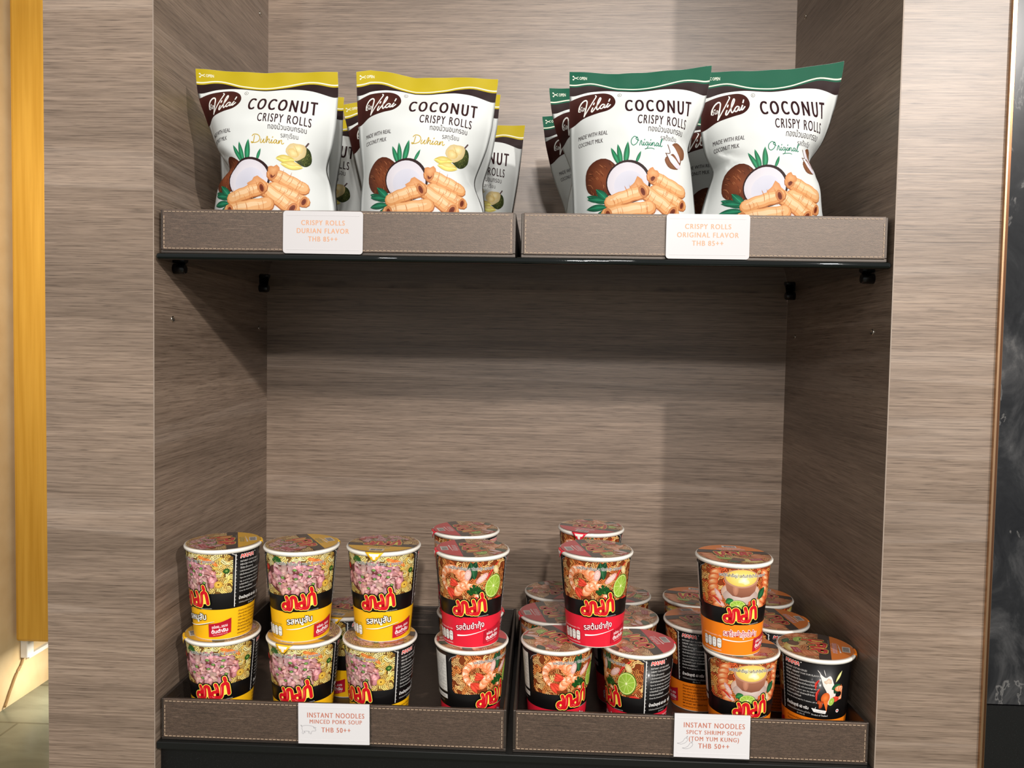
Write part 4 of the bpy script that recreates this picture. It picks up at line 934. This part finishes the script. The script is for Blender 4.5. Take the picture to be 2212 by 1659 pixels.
def pouch(kind, x, y, eL, eR, top, label, tilt=0.0, lean=0.0, yaw=0.0, seed=1, depth=0.032, folds=(), z0=0.5590, name='snack_pouch', corner=None):
    """eL/eR: (height from the top, inward shift) of each side; top: (across, rise) of the top edge. Surfaces follow a sewn side seam with pinched-in gussets."""
    rnd = random.Random(seed); dur = kind == 'durian'
    ys = np.arange(NY+1)*G; xs = np.arange(NX+1)*G
    pL, pR = smooth_interp(eL, ys), smooth_interp(eR, ys)
    S = {}
    for side in (0, 1):                                # 0: front panel, 1: rear panel
        P = np.zeros((NY+1, NX+1, 3))
        for j, v in enumerate(ys):
            up = min(1, max(0, (v-8.5)/36.0)); B = depth/UN*(up*up*(3-2*up))*(1.0-0.05*max(0, (v-95)/35.0))
            for i, u in enumerate(xs):
                sft = 0.25*(pL[j]-pR[j]); X = u+sft; back = 0.0
                for p, s_, sg in ((pL[j]-sft, u, 1), (pR[j]+sft, 100-u, -1)):
                    if p > 0.05:
                        zone = max(2.3*p, 26)
                        # the panel rolls back round the pinched edge
                        if s_ < zone: X += sg*(p*(1-s_/zone)**2*(1+0.35*(s_/zone))); back += min(0.9*p, 0.40*zone)*(1-s_/zone)**2
                    elif p < -0.05: X += sg*p*(max(0, 1-s_/40))
                t = abs(2*u-100)/100; t = min(1, t/0.955); c = 1-t**2.3
                d = B*c
                if side == 0:
                    Y = -d+back*min(1, B/10.0+0.05)
                    # soft crumple plus the creases that run out of each pinch
                    wv = mnoise.noise(Vector((u*0.055, v*0.05, seed*3.1)))*0.9+mnoise.noise(Vector((u*0.13, v*0.11, seed*5.7)))*0.4
                    Y += wv*0.8*min(1, B/8.0)*(0.35+0.65*c)
                    for fx, fv, ang, ln, dp in folds+((5.5, 22, PI/2, 100, 0.35), (94.5, 22, PI/2, 100, 0.35)):
                        a = (u-fx)*math.cos(ang)+(v-fv)*math.sin(ang); wk = 0.10 if ln < 60 else 0.0; b = -(u-fx)*math.sin(ang)+(v-fv)*math.cos(ang)
                        if -2 < a < ln*2.2: Y += min(1, 4*c)*dp*math.exp(-(b/(1.6+wk*max(a, 0)))**2)*math.exp(-(max(a, 0)/ln)**2)
                    if v < 14: Y += 0.9*math.sin(u*0.23+seed)*(1-v/14.0)*0.6+0.10*math.sin(u*0.5+v*0.2+seed)*math.exp(-((v-10)/4.0)**2)
                else:
                    Y = max(d*0.9+back*min(1, B/10.0+0.05), -d+back*min(1, B/10.0+0.05)+0.25)
                    if v < 14: Y += 0.9*math.sin(u*0.23+seed)*(1-v/14.0)*0.6+0.12
                rise = interp(top, u)*max(0, 1-v/48.0)**1.2-min(1, max(0, v-8)/14.0)*(3.4*(max(0, u-42)/58.0)**1.7+2.0*(max(0, 42-u)/42.0)**1.7)*(1 if v < 70 else max(0.0, 1-(v-70)/48.0))
                Z = BH-v+rise
                P[j, i] = (X-50, Y, Z)
        S[side] = P*UN
    # both panels meet at the side seams and along the bottom gusset
    seam = S[0][:, (0, NX)].copy(); S[1][:, (0, NX)] = seam
    S[1][0] = S[0][0]+np.array([0, 0.0002, 0]); 
    P = S[0]; du = np.gradient(P, axis=1); dv = np.gradient(P, axis=0); nn = np.cross(du, -dv); nn /= np.linalg.norm(nn, axis=2)[..., None]+1e-12
    if nn[..., 1].mean() > 0: nn = -nn
    r = empty(name, (x, y, z0)); r.rotation_euler = (lean, tilt, yaw)
    # body: one mesh of both panels
    bm = bmesh.new(); Vs = [[[bm.verts.new(S[s_][j, i]) for i in range(NX+1)] for j in range(NY+1)] for s_ in (0, 1)]
    for s_ in (0, 1):
        for j in range(NY):
            for i in range(NX):
                a, b, c, d = Vs[s_][j][i], Vs[s_][j][i+1], Vs[s_][j+1][i+1], Vs[s_][j+1][i]
                for tri in ((a, d, c), (a, c, b)):
                    f = bm.faces.new(tri if s_ == 0 else tri[::-1]); f.smooth = True
    for i in range(NX):
        a, b, c, d = Vs[0][NY][i], Vs[0][NY][i+1], Vs[1][NY][i+1], Vs[1][NY][i]; bm.faces.new((a, d, c, b))
    bmesh.ops.remove_doubles(bm, verts=bm.verts, dist=0.00015)
    topc = (206, 180, 36) if dur else (16, 108, 80); zs = []
    me = bpy.data.meshes.new('pouch_body'); bm.normal_update(); bm.to_mesh(me); bm.free()
    ca = me.color_attributes.new('Col', 'FLOAT_COLOR', 'POINT'); n = len(me.vertices); cols = np.ones((n, 4)); co = np.zeros(n*3, dtype=np.float32); me.vertices.foreach_get('co', co); co = co.reshape(n, 3)
    cols[:, :3] = lin((204, 207, 205)); ca.data.foreach_set('color', cols.astype(np.float32).ravel())
    link('pouch_body', me, r, [M_bagprint])
    def mapper(Q, C, off):
        i = np.clip(np.floor(C[:, 0]/G+1e-9).astype(int), 0, NX-1); j = np.clip(np.floor(C[:, 1]/G+1e-9).astype(int), 0, NY-1)
        fu, fv = C[:, 0]/G-i, C[:, 1]/G-j; low = fv > fu            # below the diagonal from (i,j) to (i+1,j+1)
        qu, qv = Q[:, 0]/G-i, Q[:, 1]/G-j
        A0, A1, A2, A3 = P[j, i], P[j, i+1], P[j+1, i+1], P[j+1, i]; N0, N1, N2, N3 = nn[j, i], nn[j, i+1], nn[j+1, i+1], nn[j+1, i]
        def bl(a0, a1, a2, a3):
            up_ = a0*(1-qu)[:, None]+a1*(qu-qv)[:, None]+a2*qv[:, None]; lo_ = a0*(1-qv)[:, None]+a3*(qv-qu)[:, None]+a2*qu[:, None]
            return np.where(low[:, None], lo_, up_)
        Nn = bl(N0, N1, N2, N3); Nn /= np.linalg.norm(Nn, axis=1)[:, None]
        return bl(A0, A1, A2, A3)+Nn*off[:, None], Nn
    M = art_mesh(PART[kind], PGROUPS, mapper, M_bagprint, 1.5e-6, (0.74, 0.76, 0.76))
    for g, m in M.items(): link(g, m, r)
    tag(r, label, 'snack pouch', 'durian roll pouches' if dur else 'original roll pouches')
    return r
FL = [(0, 0.5), (30, 1), (70, 2.0), (130, 1.5)]
# front row
pouch('durian', -0.2932, 0.0485, [(0, -0.9), (9, -0.2), (18, 1.1), (35, 6.1), (50, 10.4), (61, 16.1), (69, 21.4), (72, 21), (77, 16.5), (84, 11.8), (95, 9.5), (130, 8)],
      [(0, -0.5), (12, -1.4), (18, -1), (35, 0.6), (51, 4.1), (61, 8.9), (66, 9.9), (73, 6.5), (84, 3.2), (95, 1.1), (130, 0.5)],
      [(0, 0.2), (30, -2.0), (50, -2.6), (70, -2.2), (100, -1.6)], 'yellow topped durian roll pouch pinched at both sides, beside the side panel', seed=3,
      folds=((14, 60, 0.35, 12, 2.6), (18, 72, -0.5, 12, 2.2), (96, 66, 2.7, 13, 2.4), (95, 72, 3.6, 10, 2.0)))
pouch('durian', -0.1081, 0.0485, [(0, 0.3), (34, 1.3), (48, 2.2), (70, 4.1), (86, 2.9), (130, 2)],
      [(0, 0.0), (5, 0.2), (16, 1.8), (36, 4.0), (50, 7.3), (62, 12.6), (70, 16.4), (74, 16.8), (80, 15), (86, 12.3), (97, 8.5), (130, 7)],
      [(0, -1.8), (10, -0.2), (22, -1.6), (42, -5.6), (55, -5.6), (70, -5.0), (100, -6.2)], 'yellow topped durian roll pouch dented at one side, above the durian price card', seed=5,
      folds=((94, 68, 3.3, 14, 2.6), (92, 78, 2.7, 12, 2.4), (88, 74, 3.9, 10, 1.8)))
pouch('original', 0.1341, 0.0475, [(0, 0.7), (37, 1.8), (59, 2.8), (81, 4.6), (100, 5.6), (130, 5)],
      [(0, 1.6), (5, 1.9), (13, 3.4), (28, 7.1), (43, 13.6), (50, 15.2), (57, 12.8), (75, 10.7), (99, 8.5), (130, 7)],
      [(0, -1.0), (20, -2.0), (35, -2.6), (55, -1.3), (78, 0.6), (100, 3.4)], 'green topped original roll pouch standing upright with straight side, overlapping its neighbour', seed=8,
      folds=((92, 46, 3.0, 13, 2.6), (90, 54, 3.7, 12, 2.0), (92, 40, 2.4, 9, 1.8)))
pouch('original', 0.2876, 0.064, [(0, 0.0), (38, 0.1), (53, 4.9), (62, 12.6), (74, 8.1), (88, 3.7), (99, 0.9), (130, 0)],
      [(0, 2.4), (7, 3.2), (12, 4.6), (30, 8.0), (43, 13.0), (49, 18.1), (53, 20.2), (59, 20.4), (67, 15.6), (77, 13.1), (98, 9.8), (130, 8)],
      [(0, 2.5), (35, 3.6), (58, 4.6), (78, 7.0), (100, 10.5)], 'green topped original roll pouch pinched to a narrow waist, beside the dark side panel', seed=12,
      folds=((16, 55, 0.3, 12, 3.0), (18, 64, -0.5, 10, 2.2), (88, 58, 3.5, 11, 2.4), (90, 66, 2.6, 10, 2.2)))
# rear rows
pouch('durian', -0.302, 0.125, FL, [(0, 1.5), (20, 2.5), (45, 4), (70, 9), (90, 7), (130, 6)], [(0, -4), (100, -4)], 'durian roll pouch directly behind the pinched pouch, one yellow corner showing', seed=21)
pouch('durian', -0.300, 0.255, FL, [(0, 1), (40, 2), (130, 4)], [(0, 2), (100, 3)], 'shaded durian roll pouch further back in the gap, last letters of its title showing', seed=22)
pouch('durian', -0.120, 0.195, FL, FL, [(0, 2), (100, 2)], 'durian roll pouch tilted sideways in the gap between the two front durian pouches', tilt=-0.21, seed=23, z0=0.5830)
pouch('durian', -0.1085, 0.122, FL, [(0, 0.5), (20, 2.5), (45, 7), (65, 14), (80, 12), (130, 8)], [(0, 1), (60, 0), (100, -2)], 'durian roll pouch right behind the dented pouch, yellow edge peeking past it', seed=24)
pouch('durian', -0.082, 0.290, FL, [(0, 0.5), (10, 2), (40, 6), (70, 11), (88, 15), (96, 15.5), (104, 13), (130, 12)], [(0, 4), (100, 5.0)], 'durian roll pouch standing at the back panel with half its title showing', seed=25, depth=0.024)
pouch('original', 0.1120, 0.130, [(0, 0.5), (14, 2.5), (26, 6), (42, 14), (52, 19), (60, 20), (75, 17), (95, 15), (130, 14)], FL, [(0, 4.6), (100, 4.6)], 'original roll pouch behind the upright one, green corner and brown logo block showing', seed=31)
pouch('original', 0.1150, 0.225, [(0, 0), (20, 2), (45, 7), (70, 16), (90, 20), (130, 20)], FL, [(0, 0.5), (100, 3)], 'rearmost original roll pouch with tilted logo, lowest green corner beside the upright pouch', seed=32, tilt=-0.05, z0=0.5640)
pouch('original', 0.2760, 0.190, FL, FL, [(0, -4), (100, 0)], 'original roll pouch in the dark gap between the two front green pouches', seed=33)

# ------------------------------------------------------------------ price cards
def card(x0, x1, z0, z1, label, rows, rounded, ink, tilt=0.0, draw=None):
    w_, h = x1-x0, z1-z0
    r = empty('price_card', ((x0+x1)/2, 0.0024, z0)); r.rotation_euler = (0, tilt, 0)
    pts = rrect(-w_/2, 0, w_/2, h, 0.0035 if rounded else 0.0003)
    bm = bmesh.new(); f = bm.faces.new([bm.verts.new((p[0], -0.0012, p[1])) for p in pts])
    bmesh.ops.recalc_face_normals(bm, faces=[f])
    if f.normal.y > 0: bmesh.ops.reverse_faces(bm, faces=[f])
    ex = bmesh.ops.extrude_face_region(bm, geom=[f]); bmesh.ops.translate(bm, verts=[v for v in ex['geom'] if isinstance(v, bmesh.types.BMVert)], vec=(0, 0.0010, 0))
    bmesh.ops.recalc_face_normals(bm, faces=bm.faces)
    from_bm('card_sheet', bm, [M_card if rounded else M_paper], r)
    # two faint pressed ridges across the sheet
    bm = bmesh.new()
    for zz in (h*0.095, h*0.90): box_into(bm, -w_*0.455, w_*0.455, -0.00135, -0.0012, zz-0.0005, zz+0.0005)
    from_bm('pressed_groove', bm, [M_card if rounded else M_paper], r)
    if not rounded:
        bm = bmesh.new(); box_into(bm, -w_/2-0.0022, w_/2+0.0022, -0.0002, 0.0004, -0.0022, h+0.0006); from_bm('holder', bm, [M_acr], r)
    A = Art(3)
    for t_, cx, cz, ww, hh in rows: A.text(t_, cx, -cz, (0, 0, 0), w_=ww, h=hh, res=5, space=1.2, bold=0.022)
    def flat(A, name, m):
        V = []; F = []
        for p, ly, g in A.p:
            F.append(list(range(len(V), len(V)+len(p)))); V += [(q[0], -0.00129-0.000002*ly, -q[1]) for q in p]
        me = bpy.data.meshes.new(name); me.from_pydata(V, [], F); me.update(); link(name, me, r, [m])
    flat(A, 'lettering', ink)
    if draw:
        B = Art(4); draw(B); flat(B, 'line_print', M_pen)
    tag(r, label, 'price card', 'price cards on the trays')
px = 0.000503
card(-0.2570, -0.1690, 0.5555, 0.6018, 'white rounded price card reading crispy rolls durian flavor', [('CRISPY ROLLS', 0, 0.0310, 95*px, 0.0052), ('DURIAN FLAVOR', 0, 0.0222, 114*px, 0.0052), ('THB 85++', 0, 0.0134, 64*px, 0.0052)], True, M_cardtx, 0.004)
card(0.1598, 0.2486, 0.5552, 0.6030, 'white rounded price card reading crispy rolls original flavor', [('CRISPY ROLLS', 0, 0.0320, 97*px, 0.0052), ('ORIGINAL FLAVOR', 0, 0.0230, 130*px, 0.0052), ('THB 85++', 0, 0.0142, 66*px, 0.0052)], True, M_cardtx)
def pig(B):
    T = lambda pts: [(-0.0380+p[0]*0.86e-3, -0.0108-p[1]*0.74e-3) for p in pts]
    for pts in (curve([(1.2, 12), (0.6, 14), (1.6, 13.2), (2.2, 11), (2, 8), (3.2, 5), (2.4, 2), (2.8, 0.8), (4.4, 0.8), (4.8, 3), (6.6, 4.6), (12, 4.2), (12.6, 1), (14.4, 0.8), (15, 4.2), (17, 5), (19.8, 5.2), (20.6, 7), (19.4, 8), (20.6, 10.6), (18.8, 10.2), (17.4, 11.8), (12, 13.4), (6, 13.4), (2.4, 12.2), (1.2, 12)], 5),
                curve([(5, 5), (6, 2.4), (7, 2.2)], 3), curve([(10.6, 4.2), (11, 1.2)], 3), curve([(17.2, 11.6), (18.0, 9.4), (19.2, 10.2)], 3)):
        B.line(T(pts), 0.00028, (0, 0, 0), cap=False)
def chillies(B):
    k = 0.80e-3
    for ox, oz in ((-0.0380, 0.0142), (-0.0322, 0.0090)):
        T = lambda pts: [(ox+p[0]*k, -oz-p[1]*k) for p in pts]
        for pts in (curve([(0, 1.6), (4, 2.2), (8, 4.6), (10.4, 8.4), (12.4, 9.2), (14.2, 7.6), (13.4, 4.8), (10, 1.8), (5, 0.4), (0, 1.6)], 6), curve([(11.8, 9.0), (12.6, 10.4), (14.2, 12.2)], 4), curve([(12.8, 9.0), (14.0, 10.6), (14.2, 12.2)], 4)):
            B.line(T(pts), 0.00028, (0, 0, 0), cap=False)
card(-0.2366, -0.1560, 0.0080, 0.0541, 'white paper price card with pig drawing, instant noodles minced pork soup', [('INSTANT NOODLES', 0.0022, 0.0300, 128*px, 0.0056), ('MINCED PORK SOUP', 0.0022, 0.0232, 117*px, 0.0045), ('THB 50++', 0.0024, 0.0134, 65*px, 0.0054)], False, M_cardtx2, -0.012, pig)
card(0.1828, 0.2655, 0.0082, 0.0570, 'white paper price card with chilli drawing, instant noodles spicy shrimp soup', [('INSTANT NOODLES', 0.0022, 0.0336, 132*px, 0.0056), ('SPICY SHRIMP SOUP', 0.0022, 0.0262, 120*px, 0.0045), ('(TOM YUM KUNG)', 0.0022, 0.0188, 108*px, 0.0047), ('THB 50++', 0.0022, 0.0106, 67*px, 0.0054)], False, M_cardtx2, 0.0, chillies)
